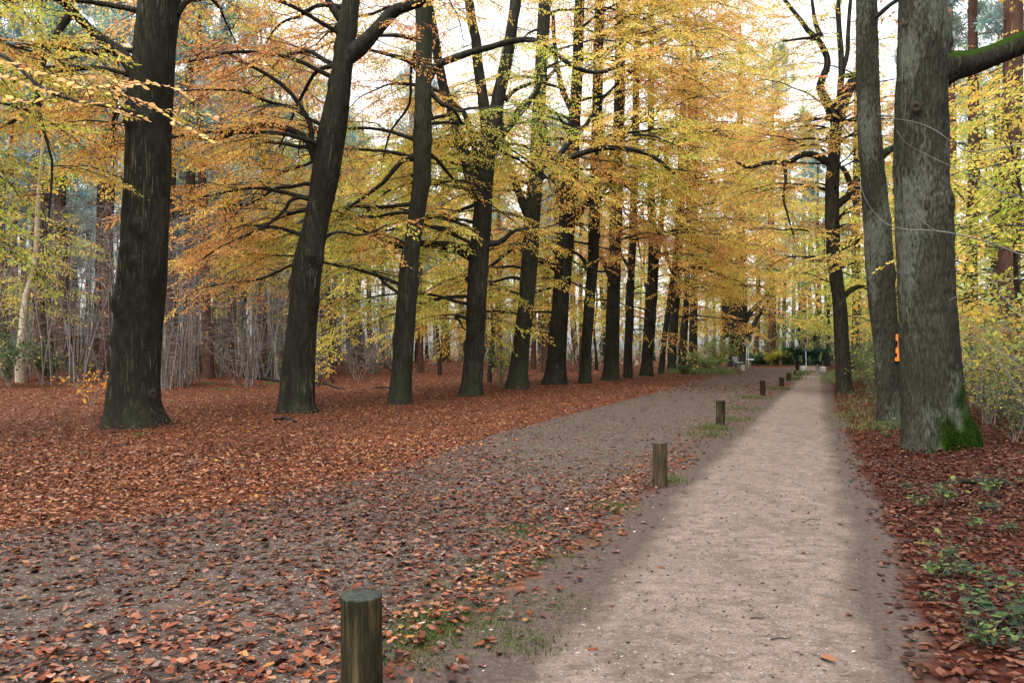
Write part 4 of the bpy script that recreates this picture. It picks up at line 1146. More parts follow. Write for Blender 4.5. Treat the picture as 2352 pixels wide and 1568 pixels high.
# ------------------------------------------------------------------ pines behind the row (a few built, then copied)
pr = np.random.default_rng(55)
def clump_template(r, n=26, rad=.32):
    L = []
    for _ in range(n):
        d = unit(r.normal(0, 1, 3) + np.array([0, 0, .3]))
        p = d * rad * r.uniform(0, .35)
        e = p + d * rad * r.uniform(.6, 1.0)
        s = unit(np.cross(d, r.normal(0, 1, 3))) * rad * .075
        L.append([p - s * .6, p + s * .6, e + s, e - s])
    return np.array(L)
CL = [clump_template(pr) for _ in range(4)]

def build_pine(seed, H, rb, crown_from, loc, label):
    r = np.random.default_rng(seed)
    root = thing("pine_tree", label, "tree", loc, "pine wood behind the beeches")
    zz = np.linspace(-.3, H, 14)
    bend = np.c_[np.cumsum(r.normal(0, .05, 14)), np.cumsum(r.normal(0, .05, 14)), zz]; bend[:2, :2] = 0
    rad = np.interp(zz, [-.3, .4, 2, H * .6, H], [rb * 1.35, rb * 1.1, rb, rb * .7, .04])
    link("trunk", trunk_mesh(bend, rad, 14, seed, mat=M['pine'], flare=.1, knots=0, lump=.04, ridge=.008, dz=.35, mossy=.2), parent=root)
    mb = MB(); LV, LC = [], []
    for z in np.concatenate([np.linspace(crown_from, H - .3, 27), np.linspace(2.5, crown_from, 12)]):
        dead = z < crown_from
        L = r.uniform(.6, 1.6) if dead else r.uniform(1.6, 3.2) * (1 - .6 * (z - crown_from) / (H - crown_from))
        pts = grow(at_height(bend, z), r.uniform(0, 6.28), r.uniform(-.1, .35), r.uniform(-.3, .3), L, r, 6, .25)
        mb.tube(pts, np.linspace(.02 if dead else .035, .006, 6), 4, False)
        if dead:
            for q in (2, 3, 4):
                mb.tube(grow(pts[q], r.uniform(0, 6.28), .1, -.3, L * .4, r, 3), [.008, .006, .003], 3, False)
            continue
        for q in np.linspace(.35, 1, 9):
            p = pts[0] + (pts[-1] - pts[0]) * q + r.normal(0, .22, 3)
            c = CL[r.integers(4)] * r.uniform(.8, 1.4)
            a = r.uniform(0, 6.28); ca, sa = math.cos(a), math.sin(a)
            c = c @ np.array([[ca, sa, 0], [-sa, ca, 0], [0, 0, 1]])
            LV.append(c + p)
            LC.append(np.array([.25, .33, .29]) * r.uniform(.7, 1.3, (len(c), 1)) * (1 + r.normal(0, .1, 3)))
    LV = np.vstack(LV); LC = np.vstack(LC)
    link("crown", make_mesh("crown", LV.reshape(-1, 3), np.arange(len(LV) * 4).reshape(-1, 4), fcol=np.clip(LC, .01, 1), smooth=False, mat=M['needle']), parent=root, kind="stuff")
    link("branches", mb.mesh("branches", M['browntwig']), parent=root, kind="stuff")
    return root

def gz1(x, y): return float(ground_z(np.array([x]), np.array([y]))[0])

# surveyed pines: (x position in the survey, depth)
PINES = [(92, 36), (150, 39), (240, 35), (445, 42), (478, 37), (535, 44), (600, 40), (628, 52), (10, 38), (97, 44), (222, 40), (255, 52), (300, 47), (395, 38), (438, 56), (475, 62), (560, 50), (610, 46), (640, 58), (170, 60), (130, 52), (30, 46), (60, 62), (-40, 50), (-110, 43),
         (520, 66), (585, 72), (690, 60), (720, 70), (765, 55), (810, 66), (850, 75), (1150, 62), (1020, 70), (930, 64), (1000, 82), (1240, 74), (1320, 84), (880, 88), (340, 66), (420, 72), (350, 80),
         (500, 84), (650, 86), (780, 90), (70, 78), (200, 74), (120, 88), (270, 90), (20, 70), (-60, 68), (1120, 86), (1060, 92), (1400, 92), (1290, 100), (540, 98), (440, 104), (310, 108), (160, 102), (700, 104),
         (-150, 60), (-200, 52), (820, 110), (960, 108), (1180, 112), (1470, 112), (1560, 108), (1620, 118)]
_pr = np.random.default_rng(91)
for _q in range(75):
    PINES.append((float(_pr.uniform(-160, 760)) if _q % 4 else float(_pr.uniform(760, 1420)), float(_pr.uniform(44, 100))))
kinds = [(build_pine, (61, 21, .24, 9.0)), (build_pine, (62, 23, .28, 11.0)), (build_pine, (63, 18, .19, 8.0))]
masters = []
def spot0(px, d): return ((px - X0) / F * d, d, gz1((px - X0) / F * d, d))
PL = "reddish pine trunk with a thin blue-green crown in the wood behind the beeches"
for q, (px, d) in enumerate(PINES):
    x = (px - X0) / F * d
    loc = (x, d, gz1(x, d))
    k = q % 3
    if q < 3:
        masters.append(build_pine(kinds[k][1][0], *kinds[k][1][1:], loc, PL))
    else:
        copy_thing(masters[k], loc, pr.uniform(0, 6.28), pr.uniform(.75, 1.15) if q < 68 else pr.uniform(.5, .85), PL)

# tall trunks beyond the end of the avenue and in the wood on the right
high_pine = build_pine(64, 25, .30, 15.5, spot0(2325, 24), "dark reddish pine trunk among the yellow bushes at the right edge")
high_pine["group"] = "pines in the wood on the right"
FARP = [(1737, 92), (1772, 84), (1800, 98), (1846, 105), (1880, 90), (1925, 96), (1950, 110), (2000, 100), (2040, 86), (2090, 95), (1660, 100), (1700, 112), (1820, 120), (1860, 125), (1900, 118), (1760, 128), (2130, 108), (2230, 100), (2300, 90), (2400, 80)]
for q, (px, d) in enumerate(FARP):
    x = (px - X0) / F * d
    copy_thing(high_pine if q % 2 else masters[q % 3], (x, d, gz1(x, d)), pr.uniform(0, 6.28), pr.uniform(.95, 1.3), "tall slim trunk in the far wood beyond the end of the footpath", "trees beyond the end of the path")
for q, (px, d, lab) in enumerate([(2235, 34, "dim pine trunk in the yellow thicket behind the massive oak"), (2185, 46, "far dark trunk just right of the massive oak"), (2420, 30, "pine trunk at the right margin behind the bushes"), (2290, 58, "slim distant trunk in the wood on the right")]):
    x = (px - X0) / F * d
    copy_thing(high_pine, (x, d, gz1(x, d)), pr.uniform(0, 6.28), .9 + .1 * (q % 2), lab, "pines in the wood on the right")

# ------------------------------------------------------------------ background broadleaved trees (copied)
def build_broadleaf(seed, H, rb, tone, loc, label, group, spread=3.5, n=16, tint=None, z0=2.5):
    r = np.random.default_rng(seed)
    root = thing("broadleaf_tree", label, "tree", loc, group)
    zz = np.linspace(-.2, H, 10)
    cl = np.c_[np.cumsum(r.normal(0, .12, 10)), np.cumsum(r.normal(0, .12, 10)), zz]; cl[:2, :2] = 0
    rad = np.interp(zz, [-.2, .5, H], [rb * 1.3, rb, .02])
    link("trunk", trunk_mesh(cl, rad, 12, seed, mat=M['limb'], flare=.15, knots=2, dz=.3, mossy=.3), parent=root)
    fo = Foliage(TPL_FAR, seed)
    mb = MB()
    for z in np.linspace(z0, H - .4, n):
        L = spread * r.uniform(.7, 1.1) * (1 - .55 * (z / H) ** 2)
        pts = grow(at_height(cl, z), r.uniform(0, 6.28), .45, -.15, L, r, 7)
        mb.tube(pts, np.linspace(.012 + .008 * L, .006, 7), 5, False)
        foliate(fo, pts, .03, .008, tone + r.normal(0, .06), 1.5, start=.2, gap=.8, sgap=.5)
    crown, twigs = fo.bake(np.zeros(3), tint=tint)
    link("crown", crown, parent=root, kind="stuff"); link("twigs", twigs, parent=root, kind="stuff")
    link("branches", mb.mesh("branches", M['limb']) if False else mb.mesh("branches", M['twig']), parent=root, kind="stuff")
    return root

def spot(px, d):
    x = (px - X0) / F * d
    return (x, d, gz1(x, d))
YB = "yellow leaved young tree in the wood"
tall_gold = build_broadleaf(204, 20, .22, .30, spot(1130, 60), "tall golden tree behind the fourth and fifth beeches", "tall golden trees behind the row", 5.0, 26, None, 5.0)
for (px_, d_, s_, l_) in [(960, 66, 1.0, "tall golden tree behind the third beech"), (1260, 72, 1.05, "tall golden tree behind the sixth beech"), (1390, 82, 1.15, "tall golden tree behind the eighth beech"), (830, 58, .9, "tall golden tree behind the gap between second and third beech")]:
    copy_thing(tall_gold, spot(px_, d_), pr.uniform(0, 6.28), s_, l_)
bl = [build_broadleaf(201, 9, .10, .16, spot(1010, 48), "yellow leaved young tree standing behind the fourth beech", "young trees behind the beeches"),
      build_broadleaf(202, 12, .14, .30, spot(760, 44), "golden leaved young tree standing behind the second beech", "young trees behind the beeches", 4.0, 18),
      build_broadleaf(203, 16, .20, .04, spot(2110, 60), "yellow-green tree behind the oaks", "yellow-green trees of the wood on the right", 4.8, 20)]
back = [(0, 1125, 40, 1.0, "light green young tree between the fourth and fifth beeches"), (1, 560, 46, 1.05, "orange young tree behind the gap between first and second beeches"),
        (0, 880, 55, 1.1, None), (1, 1250, 56, 1.0, None), (0, 1370, 62, 1.1, None), (1, 1480, 70, 1.2, None), (0, 1560, 76, 1.2, None), (1, 640, 66, 1.2, None), (0, 80, 36, .8, None), (1, 430, 76, 1.1, None), (0, 1190, 80, 1.3, None), (1, 980, 84, 1.2, None), (0, 330, 84, 1.1, None), (2, 1500, 96, 1.2, None), (2, 1380, 100, 1.2, None), (1, 1640, 90, 1.3, None)]
for (k, px, d, s, lab) in back:
    copy_thing(bl[k], spot(px, d), pr.uniform(0, 6.28), s, lab or "small yellow tree far back among the pines", "young trees behind the beeches")
right = [(2, 2010, 66, 1.15), (2, 2060, 78, 1.3), (2, 1960, 84, 1.25), (2, 2180, 52, 1.0), (2, 2260, 44, .95), (2, 2340, 50, 1.05), (2, 2420, 40, 1.0), (0, 2240, 26, .95), (0, 2330, 20, .8), (1, 2290, 33, .95), (0, 2150, 36, 1.0), (1, 2060, 46, 1.0), (0, 2010, 40, .9), (2, 1905, 100, 1.3), (2, 1840, 112, 1.4),
         (2, 1780, 118, 1.3), (2, 2120, 90, 1.3), (2, 2480, 60, 1.2), (1, 2420, 24, .9), (0, 2480, 17, .9), (2, 1710, 122, 1.4), (2, 1900, 76, .9), (1, 1870, 88, 1.3)]
for (k, px, d, s) in right:
    copy_thing(bl[k], spot(px, d), pr.uniform(0, 6.28), s, "yellow-green bushy tree in the wood on the far side of the oaks", "yellow-green trees of the wood on the right")

# ------------------------------------------------------------------ bare understorey shrubs
def build_shrub(seed, H, stems, loc, label, group, mat, leaves=0, tone=.6, name="bare_shrub", spread=.35, fine=3):
    r = np.random.default_rng(seed)
    root = thing(name, label, "shrub", loc, group)
    mb = MB(); lv, lc = [], []
    def add_leaf(p):
        l = r.uniform(.07, .11)
        v = leaf_shapes(1, np.array([l]), np.array([l * .6]), r, .2, .2)
        v = orient(v, r.uniform(0, 6.28, 1), r.normal(0, .5, 1), r.uniform(0, 6.28, 1))[0] + p
        lv.append(v); lc.append(palette(np.array([tone + r.normal(0, .12)]))[0] * r.uniform(.7, 1.2))
    for s in range(stems):
        L = H * r.uniform(.6, 1.1)
        az = r.uniform(0, 6.28)
        p0 = np.array([r.normal(0, .12), r.normal(0, .12), -.05])
        pts = grow(p0, az, math.pi / 2 - r.uniform(.05, spread * 2), math.pi / 2 - r.uniform(.1, spread * 3.2), L, r, 8, .35)
        mb.tube(pts, np.linspace(.016 * H / 3 + .004, .004, 8), 4, False)
        for k in range(2, 8):
            for _ in range(fine - 1 if k < 4 else fine):
                l2 = L * r.uniform(.12, .38)
                b = grow(pts[k] if k < 7 else pts[7], r.uniform(0, 6.28), r.uniform(.1, 1.0), r.uniform(-.3, .7), l2, r, 5, .3)
                mb.tube(b, np.linspace(.006, .0025, 5), 3, False)
                for w in (2, 3):
                    if r.uniform() < .8:
                        b3 = grow(b[w], r.uniform(0, 6.28), r.uniform(-.2, .9), .2, l2 * .5, r, 3, .3)
                        mb.tube(b3, [.0035, .003, .002], 3, False)
                for _l in range(leaves):
                    if r.uniform() < .6: add_leaf(b[r.integers(2, 5)])
    link("stems", mb.mesh("stems", mat), parent=root, kind="stuff")
    if lv:
        V = np.array(lv)
        q = (np.arange(len(V))[:, None, None] * 6 + LQ[None]).reshape(-1, 4)
        link("leaves", make_mesh("leaves", V.reshape(-1, 3), q, fcol=np.repeat(np.array(lc), 2, 0), smooth=False, mat=M['leaf']), parent=root, kind="stuff")
    return root

sr = np.random.default_rng(77)
SH = "bare grey-twigged shrub in the undergrowth beneath the pines"
SG = "bare undergrowth beneath the pines"
sh = [build_shrub(301, 4.2, 6, spot(330, 36), SH, SG, M['greytwig'], 0, spread=.16), build_shrub(302, 5.6, 5, spot(500, 38), SH, SG, M['greytwig'], 1, .62, spread=.12), build_shrub(303, 2.6, 7, spot(820, 40), SH, SG, M['browntwig'], 0, spread=.3), build_shrub(304, 6.5, 4, spot(640, 40), SH, SG, M['browntwig'], 1, .66, spread=.10), build_shrub(305, 1.6, 9, spot(160, 34), SH, SG, M['greytwig'], 1, .25, spread=.55)]
cnt = 0
for q in range(190):
    px = sr.uniform(-120, 900) if q % 3 else sr.uniform(-120, 1480)
    d0 = 30 if px < 900 else 48
    d = d0 + 6 * (px > 600) + sr.uniform(0, 1) ** 1.3 * 42
    x = (px - X0) / F * d
    if row_side(x, d) < 9: continue
    cnt += 1
    copy_thing(sh[q % 5], (x, d, gz1(x, d)), sr.uniform(0, 6.28), sr.uniform(.8, 1.35) * (1 + .5 * sstep(50, 85, d)), SH)
print("shrubs", cnt)
# thicket reads as one mass at the back of the pine wood and beyond the avenue
def thicket(name, label, n, place, colr, seed, hmax, size=.2):
    r = np.random.default_rng(seed)
    pts = np.array([place(r) for _ in range(n)])
    z = ground_z(pts[:, 0], pts[:, 1]) + r.uniform(0, 1, n) ** 1.4 * hmax
    L = r.uniform(.6, 1.3, n) * size
    V = leaf_shapes(n, L, L * .6, r, .2, .2)
    V = orient(V, r.uniform(0, 6.28, n), r.normal(0, .9, n).clip(-1.3, 1.3), r.uniform(0, 6.28, n)) + np.stack([pts[:, 0], pts[:, 1], z], -1)[:, None]
    ci = r.choice(len(colr), n)
    clump = .8 + .4 * noise2(pts[:, 0], pts[:, 1], .35, seed)
    col = np.array(colr)[ci] * r.uniform(.7, 1.3, (n, 1)) * clump[:, None]
    q = (np.arange(n)[:, None, None] * 6 + LQ[None]).reshape(-1, 4)
    link(name, make_mesh(name, V.reshape(-1, 3), q, fcol=np.repeat(col, 2, 0), smooth=False, mat=M['leaf']), kind="stuff", label=label, cat="undergrowth")
def pl_left(r):
    px = r.uniform(-150, 1650); d = r.uniform(70, 125); return ((px - X0) / F * d, d)
def pl_right(r):
    px = r.uniform(1650, 2600); d = r.uniform(80, 130); return ((px - X0) / F * d, d)
thicket("undergrowth", "grey and yellow-green thicket closing the back of the pine wood", 13000, pl_left, [(.34, .34, .27), (.38, .35, .30), (.30, .34, .22), (.42, .41, .24), (.36, .28, .24)], 401, 5.0, .30)
thicket("undergrowth", "pale green and brown thicket closing the view beyond the hedge", 12000, pl_right, [(.17, .24, .10), (.24, .26, .10), (.30, .29, .09), (.22, .17, .12), (.14, .19, .11)], 402, 6.0, .30)

# white-stemmed birch and holly at the left edge
def birch():
    d = 31.0
    tr_ = [(868, 34, 58), (800, 40, 60), (740, 47, 66), (700, 52, 68), (670, 62, 76), (640, 72, 84), (580, 78, 90), (520, 80, 92), (460, 84, 95), (400, 90, 100), (300, 98, 106), (200, 104, 110)]
    off = np.array([P(46, 868, d)[0], d, gz1(P(46, 868, d)[0], d)])
    root = thing("birch_tree", "thin crooked pale barked birch at the left edge", "tree", off)
    cl, rad = trace_line(tr_, d, 13, .03)
    link("trunk", trunk_mesh(cl, rad * .9, 18, 90, off=off * [1, 1, 0], mat=M['birch'], flare=.1, knots=3, dz=.12, mossy=.3), parent=root)
    fo = Foliage(TPL_MID, 490)
    for z in np.linspace(3.2, 11, 11):
        pts = grow(at_height(cl, z), fo.r.uniform(0, 6.28), .5, -.4, fo.r.uniform(1.5, 2.6), fo.r)
        c, o = limb_object(root, pts, .025, .006, off, 1500 + int(z * 4), sides=5, n=10)
        foliate(fo, c, .02, .006, .04, .9, start=.3, gap=.55, sgap=.5)
    crown, twigs = fo.bake(off)
    link("crown", crown, parent=root, kind="stuff"); link("twigs", twigs, parent=root, kind="stuff")
birch()
GREEN = np.array([(.028, .06, .022), (.04, .085, .03), (.055, .11, .035), (.08, .14, .05)])
def leafy_bush(name, label, cat, loc, H, W, n, colr, seed, leaf=.09, group=None, stems=9, mat=None, shape=1.0, thing_root=True):
    r = np.random.default_rng(seed)
    root = thing(name, label, cat, loc, group)
    mb = MB(); tips = []
    for s in range(stems):
        az = r.uniform(0, 6.28)
        pts = grow([r.normal(0, .05), r.normal(0, .05), -.04], az, math.pi / 2 - r.uniform(0, .5), r.uniform(.0, .8), H * r.uniform(.7, 1.2), r, 6, .3)
        pts[:, :2] *= W / max(H, .1) * shape
        mb.tube(pts, np.linspace(.006 + .004 * H, .003, 6), 4, False)
        tips += [pts[k] * (1 - f) + pts[k + 1] * f for k in range(1, 5) for f in (0, .5)]
        for k in (2, 3, 4):
            b = grow(pts[k], r.uniform(0, 6.28), .5, -.1, H * .4, r, 4, .3); mb.tube(b, [.005, .004, .003, .002], 3, False)
            tips += list(b[1:])
    tips = np.array(tips)
    P0 = tips[r.integers(len(tips), size=n)] + r.normal(0, .05 * max(H, .4), (n, 3))
    P0[:, 2] = np.maximum(P0[:, 2], .03)
    L = leaf * r.uniform(.6, 1.2, n)
    V = leaf_shapes(n, L, L * .62, r, .15, .2)
    V = orient(V, r.uniform(0, 6.28, n), np.abs(r.normal(0, .45, n)).clip(0, 1.1), r.uniform(0, 6.28, n)) + P0[:, None]
    col = np.array(colr)[r.integers(len(colr), size=n)] * r.uniform(.75, 1.25, (n, 1))
    q = (np.arange(n)[:, None, None] * 6 + LQ[None]).reshape(-1, 4)
    link("leaves", make_mesh("leaves", V.reshape(-1, 3), q, fcol=np.repeat(col, 2, 0), smooth=False, mat=M['leaf']), parent=root, kind="stuff")
    link("stems", mb.mesh("stems", mat or M['browntwig']), parent=root, kind="stuff")
    return root
leafy_bush("holly_bush", "dark green holly bush beside the pale birch", "bush", spot(20, 29), 2.6, 1.6, 1500, GREEN, 501, .09)
leafy_bush("holly_bush", "low dark evergreen bush behind the first beech trunk", "bush", spot(110, 33), 1.4, 1.2, 700, GREEN, 502, .09)
SEED_Y = [(.50, .38, .05), (.60, .34, .045), (.42, .40, .07), (.55, .22, .04), (.30, .34, .08)]
GRN2 = [(.06, .105, .04), (.085, .135, .05), (.12, .165, .055), (.05, .085, .05)]
leafy_bush("orange_sapling", "small sapling with orange leaves to the left of the first beech", "sapling", spot(208, 24), 1.3, 1.5, 160, [(.6, .26, .04), (.62, .33, .05)], 503, .09, stems=5)
leafy_bush("green_bush", "pale green leafy bush between the fourth and fifth beeches", "bush", spot(1150, 36), 2.6, 1.6, 700, [(.28, .42, .10), (.36, .46, .12), (.24, .36, .09)], 504, .09)
# grassy mound with shrubs at the foot of the far beeches
leafy_bush("mound_bush", "pale green bush on the mound by the far beeches", "bush", spot(1625, 56), 1.5, 3.0, 1600, [(.22, .30, .10), (.28, .34, .12), (.16, .25, .09)], 505, .14)
leafy_bush("mound_bush", "taller yellow-green bush behind the mound", "bush", spot(1650, 62), 3.2, 2.4, 1500, [(.30, .34, .09), (.36, .36, .09), (.20, .28, .09)], 506, .15)
leafy_bush("mound_bush", "small green bush at the foot of the twelfth beech", "bush", spot(1570, 53), 1.0, 1.2, 500, GRN2, 507, .13)

# bushes on the right: some with yellow leaves, low green plants on the verge
SEED_R = [(.40, .38, .08), (.46, .36, .07), (.34, .38, .11), (.44, .26, .06), (.26, .32, .10), (.30, .36, .12)]
rb_ = [leafy_bush("yellow_bush", "yellow leaved bush right of the massive oak", "bush", spot(2270, 16.5), 2.6, 2.4, 620, SEED_R, 510, .085, "yellow bushes on the right"),
       leafy_bush("green_shrub", "thin green shrub behind the massive oak", "bush", spot(2040, 30), 2.4, 1.8, 900, GRN2 + SEED_Y[2:3], 511, .09, "green shrubs on the right"),
       leafy_bush("verge_plant", "low green bramble plant on the leafy verge", "plant", spot(2200, 1), .32, .40, 30, GRN2, 512, .075, "green plants on the verge", stems=4, mat=M['twig']),
       leafy_bush("verge_plant", "low green bramble plant on the leafy verge", "plant", spot(2200, 1), .5, .5, 46, GRN2 + [(.18, .23, .07)], 513, .085, "green plants on the verge", stems=5, mat=M['twig'])]
YG = "yellow leaved bush in the thicket at the right"
for (px, d, s) in [(2330, 19, 1.0), (2240, 22, 1.1), (2300, 26, 1.3), (2180, 30, 1.3), (2380, 15, 1.1), (2420, 21, 1.4), (2360, 32, 1.6), (2250, 36, 1.7), (2460, 13, 1.1), (2130, 44, 1.8), (2040, 52, 1.9), (1985, 56, 1.6), (2080, 60, 2.0), (2290, 20.5, .9), (2345, 24, 1.2), (2215, 27, 1.0)]:
    copy_thing(rb_[0], spot(px, d), sr.uniform(0, 6.28), s, YG)
for (px, d, s) in [(1990, 36, 1.0), (1975, 44, 1.2), (2330, 23, 1.0), (2240, 30, 1.1), (2005, 27, .8), (1955, 60, 1.3), (2280, 18, .7), (2350, 17, .9), (2400, 26, 1.2), (1990, 70, 1.6), (2060, 38, 1.1), (2330, 13.5, .55), (2270, 24, .9), (1935, 70, 1.4), (1915, 84, 1.5)]:
    copy_thing(rb_[1], spot(px, d), sr.uniform(0, 6.28), s, "thin green shrub in the thicket on the right")
placed = 0
while placed < 56:
    py = 870 + 640 * sr.uniform(0, 1) ** 1.1
    edge = np.interp(py, [858, 900, 960, 1060, 1220, 1360, 1568], [1890, 1900, 1912, 1940, 1986, 2015, 2065])
    px = edge + (2450 - edge) * sr.uniform(.12, 1) ** (.8 if py > 1050 else 1.0)
    g = G(px, py)
    if sr.uniform() < .35 and px < edge + 130: continue
    s = sr.uniform(.4, .8) * (1 + .3 * sstep(15, 40, g[1]))
    src = rb_[2] if sr.uniform() < .6 else rb_[3]
    if placed == 0: src = rb_[2]
    loc = (g[0], g[1], gz1(g[0], g[1]))
    if placed < 2:
        rb_[2 + placed].location = loc
    else:
        copy_thing(src, loc, sr.uniform(0, 6.28), s, "low green bramble plant on the leafy verge")
    placed += 1

# thin bare saplings leaning in from the right
def bare_sapling(label, lines, base, seed):
    root = thing("bare_sapling", label, "sapling", base, "bare saplings at the right edge")
    b = np.asarray(base, float)
    mb = MB()
    for (d, pts, w) in lines:
        c = np.array([P(a, q, d) for a, q in pts])
        c = spline(c, 26)
        V, Q, T = tube(c - b, np.linspace(w * .75, .0018, 26), 5)
        link("stem", make_mesh("stem", V, Q, T, mat=M['greytwig']), parent=root)
bs = G(2620, 1180)
bare_sapling("pale bare twigs of a sapling reaching across the oak trunks from the right edge",
    [(6.6, [(2600, 1150), (2560, 800), (2480, 640), (2352, 588), (2250, 550), (2150, 530), (2080, 527), (2030, 510), (1992, 465), (1975, 420)], .012),
     (6.7, [(2565, 820), (2500, 480), (2420, 350), (2352, 330), (2230, 350), (2150, 300), (2100, 280), (2050, 272), (2010, 260)], .009),
     (6.5, [(2150, 531), (2110, 500), (2078, 460)], .005), (6.8, [(2520, 560), (2400, 470), (2300, 440), (2200, 390), (2090, 335), (2060, 300)], .007), (6.6, [(2560, 800), (2450, 660), (2352, 640), (2250, 655), (2180, 690)], .006)], bs, 1)

# ------------------------------------------------------------------ labels that tell the copied trees apart by their neighbours
ONES = ["", "first", "second", "third", "fourth", "fifth", "sixth", "seventh", "eighth", "ninth", "tenth", "eleventh", "twelfth", "thirteenth", "fourteenth", "fifteenth", "sixteenth", "seventeenth", "eighteenth", "nineteenth"]
def ordinal(n):
    if n < 20: return ONES[n]
    t = {2: "twent", 3: "thirt", 4: "fort", 5: "fift", 6: "sixt"}[n // 10]
    return t + "ieth" if n % 10 == 0 else t + "y-" + ONES[n % 10]
def img_x(o): return X0 + F * o.location.x / o.location.y
def order_labels(group, what, marks, by_depth=True):
    """marks: list of (survey x, name of the neighbour); numbers the members of a group from left to right between neighbours"""
    mem = sorted([o for o in bpy.data.objects if o.get("group") == group and o.parent is None and o.type == 'EMPTY'], key=img_x)
    bins = {}
    for o in mem:
        x = img_x(o)
        k = sum(1 for m_ in marks if x > m_[0])
        bins.setdefault(k, []).append(o)
    for k, L in bins.items():
        if k == 0: where = "left of " + marks[0][1]
        elif k == len(marks): where = "right of " + marks[-1][1]
        else: where = "between " + marks[k - 1][1] + " and " + marks[k][1]
        for q, o in enumerate(L):
            o["label"] = (what + ", " + (ordinal(q + 1) + " from the left " if len(L) > 1 else "") + where)
TM = [(310, "the first beech"), (700, "the second"), (935, "the third"), (1090, "the fourth"), (1200, "the fifth"), (1285, "the sixth"), (1405, "the eighth"), (1500, "the tenth"), (1690, "the huge far beech")]
TM = [(a, b if "beech" in b else b + " beech") for a, b in TM]
order_labels("pine wood behind the beeches", "pine trunk", TM)
order_labels("young trees behind the beeches", "yellow young tree", TM)
RM = [(1690, "the huge far beech"), (1930, "the crooked oak"), (2120, "the massive oak")]
order_labels("trees beyond the end of the path", "slim far trunk", RM)
order_labels("yellow-green trees of the wood on the right", "yellow-green bushy tree", RM)
order_labels("yellow bushes on the right", "yellow leaved bush", RM)
order_labels("green shrubs on the right", "thin green shrub", RM)
# ------------------------------------------------------------------ timber bollards between track and footpath
M['post'] = None
m, nt, out = new_mat("weathered_post")
v = coords(nt, (1, 1, .10))
n1 = noise(nt, v, 30, 5, .65); n2 = noise(nt, coords(nt, (1, 1, .5)), 3.5, 4, .6)
pc = ramp(nt, n1, [(.3, (.009, .008, .005)), (.5, (.026, .021, .012)), (.72, (.10, .075, .036))])
pc = mixc(nt, ramp(nt, n2, [(.38, (0, 0, 0)), (.62, (.75, .75, .75))]), pc, (.008, .010, .005))
top = attr(nt, "moss").outputs["Fac"]
pc = mixc(nt, top, pc, mixc(nt, noise(nt, coords(nt), 18, 5, .7), (.012, .016, .011), (.055, .062, .055)))
principled(nt, out, pc, .95, .03, n1, 1.0, .02)
M['post'] = m
m3, nt, out = new_mat("brown_post")
n1 = noise(nt, coords(nt, (1, 1, .10)), 28, 6, .7); n2 = noise(nt, coords(nt, (1, 1, .6)), 5, 4, .6)
pc = ramp(nt, n1, [(.3, (.012, .009, .0055)), (.5, (.040, .030, .017)), (.75, (.085, .064, .036))])
pc = mixc(nt, ramp(nt, n2, [(.45, (0, 0, 0)), (.65, (.6, .6, .6))]), pc, (.022, .02, .012))
pc = mixc(nt, attr(nt, "moss").outputs["Fac"], pc, (.055, .052, .045))
principled(nt, out, pc, .95, .03, n1, 1.0, .02)
M['post_brown'] = m3
m2, nt, out = new_mat("reddish_post")
v = coords(nt, (1, 1, .10))
n1 = noise(nt, v, 26, 5, .65)
pc = ramp(nt, n1, [(.3, (.008, .0055, .004)), (.55, (.022, .014, .010)), (.8, (.055, .035, .024))])
principled(nt, out, pc, .95, .03, n1, 1.0, .02)
M['post_red'] = m2

def bollard(label, base, H, D, seed, tilt=(0, 0), mat='post', group="timber bollards between track and footpath", name="timber_bollard"):
    r = np.random.default_rng(seed)
    ns, zs = 40, np.concatenate([[-.12, 0, .03], np.linspace(.08, H - .03, 10), [H - .012, H - .003]])
    a = np.arange(ns) / ns * 2 * np.pi
    V, mo = [], []
    for z in zs:
        cr = .012 * np.abs(np.sin(a * 2 + seed)) * 0
        q = np.stack([np.cos(a) * 2.2, np.sin(a) * 2.2, np.full(ns, z * 1.5)], -1)
        R = D / 2 * (1 + .06 * vnoise(q + seed, seed) + .03 * vnoise(q * 3.1, seed + 1) + .03 * (z < .02))
        for ck in range(5):       # drying cracks
            ca = (seed * 1.7 + ck * 1.31) % 6.28
            da = (a - ca + np.pi) % (2 * np.pi) - np.pi
            R = R - D * .06 * np.exp(-(da / .07) ** 2)
        if z > H - .01: R = R * .965
        V.append(np.c_[np.cos(a) * R, np.sin(a) * R, np.full(ns, z) + .006 * vnoise(q * 2, seed + 4) * (z > H - .05)])
        mo.append(np.full(ns, 1.0 if z > H - .008 else 0.0))
    nr_ = len(zs)
    for f in (.66, .33):
        ring = V[nr_ - 1].copy(); ring[:, :2] *= f; ring[:, 2] += .004 * r.normal(0, 1, ns) * .5
        V.append(ring); mo.append(np.ones(ns))
    n = len(V)
    V = np.vstack(V + [np.array([[0, 0, H]])])
    mo = np.append(np.concatenate(mo), 1.0)
    i, j = np.meshgrid(np.arange(n - 1), np.arange(ns), indexing='ij'); j2 = (j + 1) % ns
    Q = np.stack([i * ns + j, i * ns + j2, (i + 1) * ns + j2, (i + 1) * ns + j], -1).reshape(-1, 4)
    T = [[n * ns, (n - 1) * ns + k, (n - 1) * ns + (k + 1) % ns] for k in range(ns)]
    o = link(name, make_mesh(name, V, Q, T, vattr={"moss": mo}, mat=M[mat]), label=label, cat="bollard", group=group, loc=(base[0], base[1], gz1(base[0], base[1])))
    o.rotation_euler = (tilt[0], tilt[1], r.uniform(0, 6))
    return o
bollard("timber bollard in the foreground cut by the bottom edge", G(830, 1634), .52, .182, 1)
bollard("second nearest bollard, brown timber with a grey top", G(1516, 1118), .52, .165, 2, (0, .015), 'post_brown')
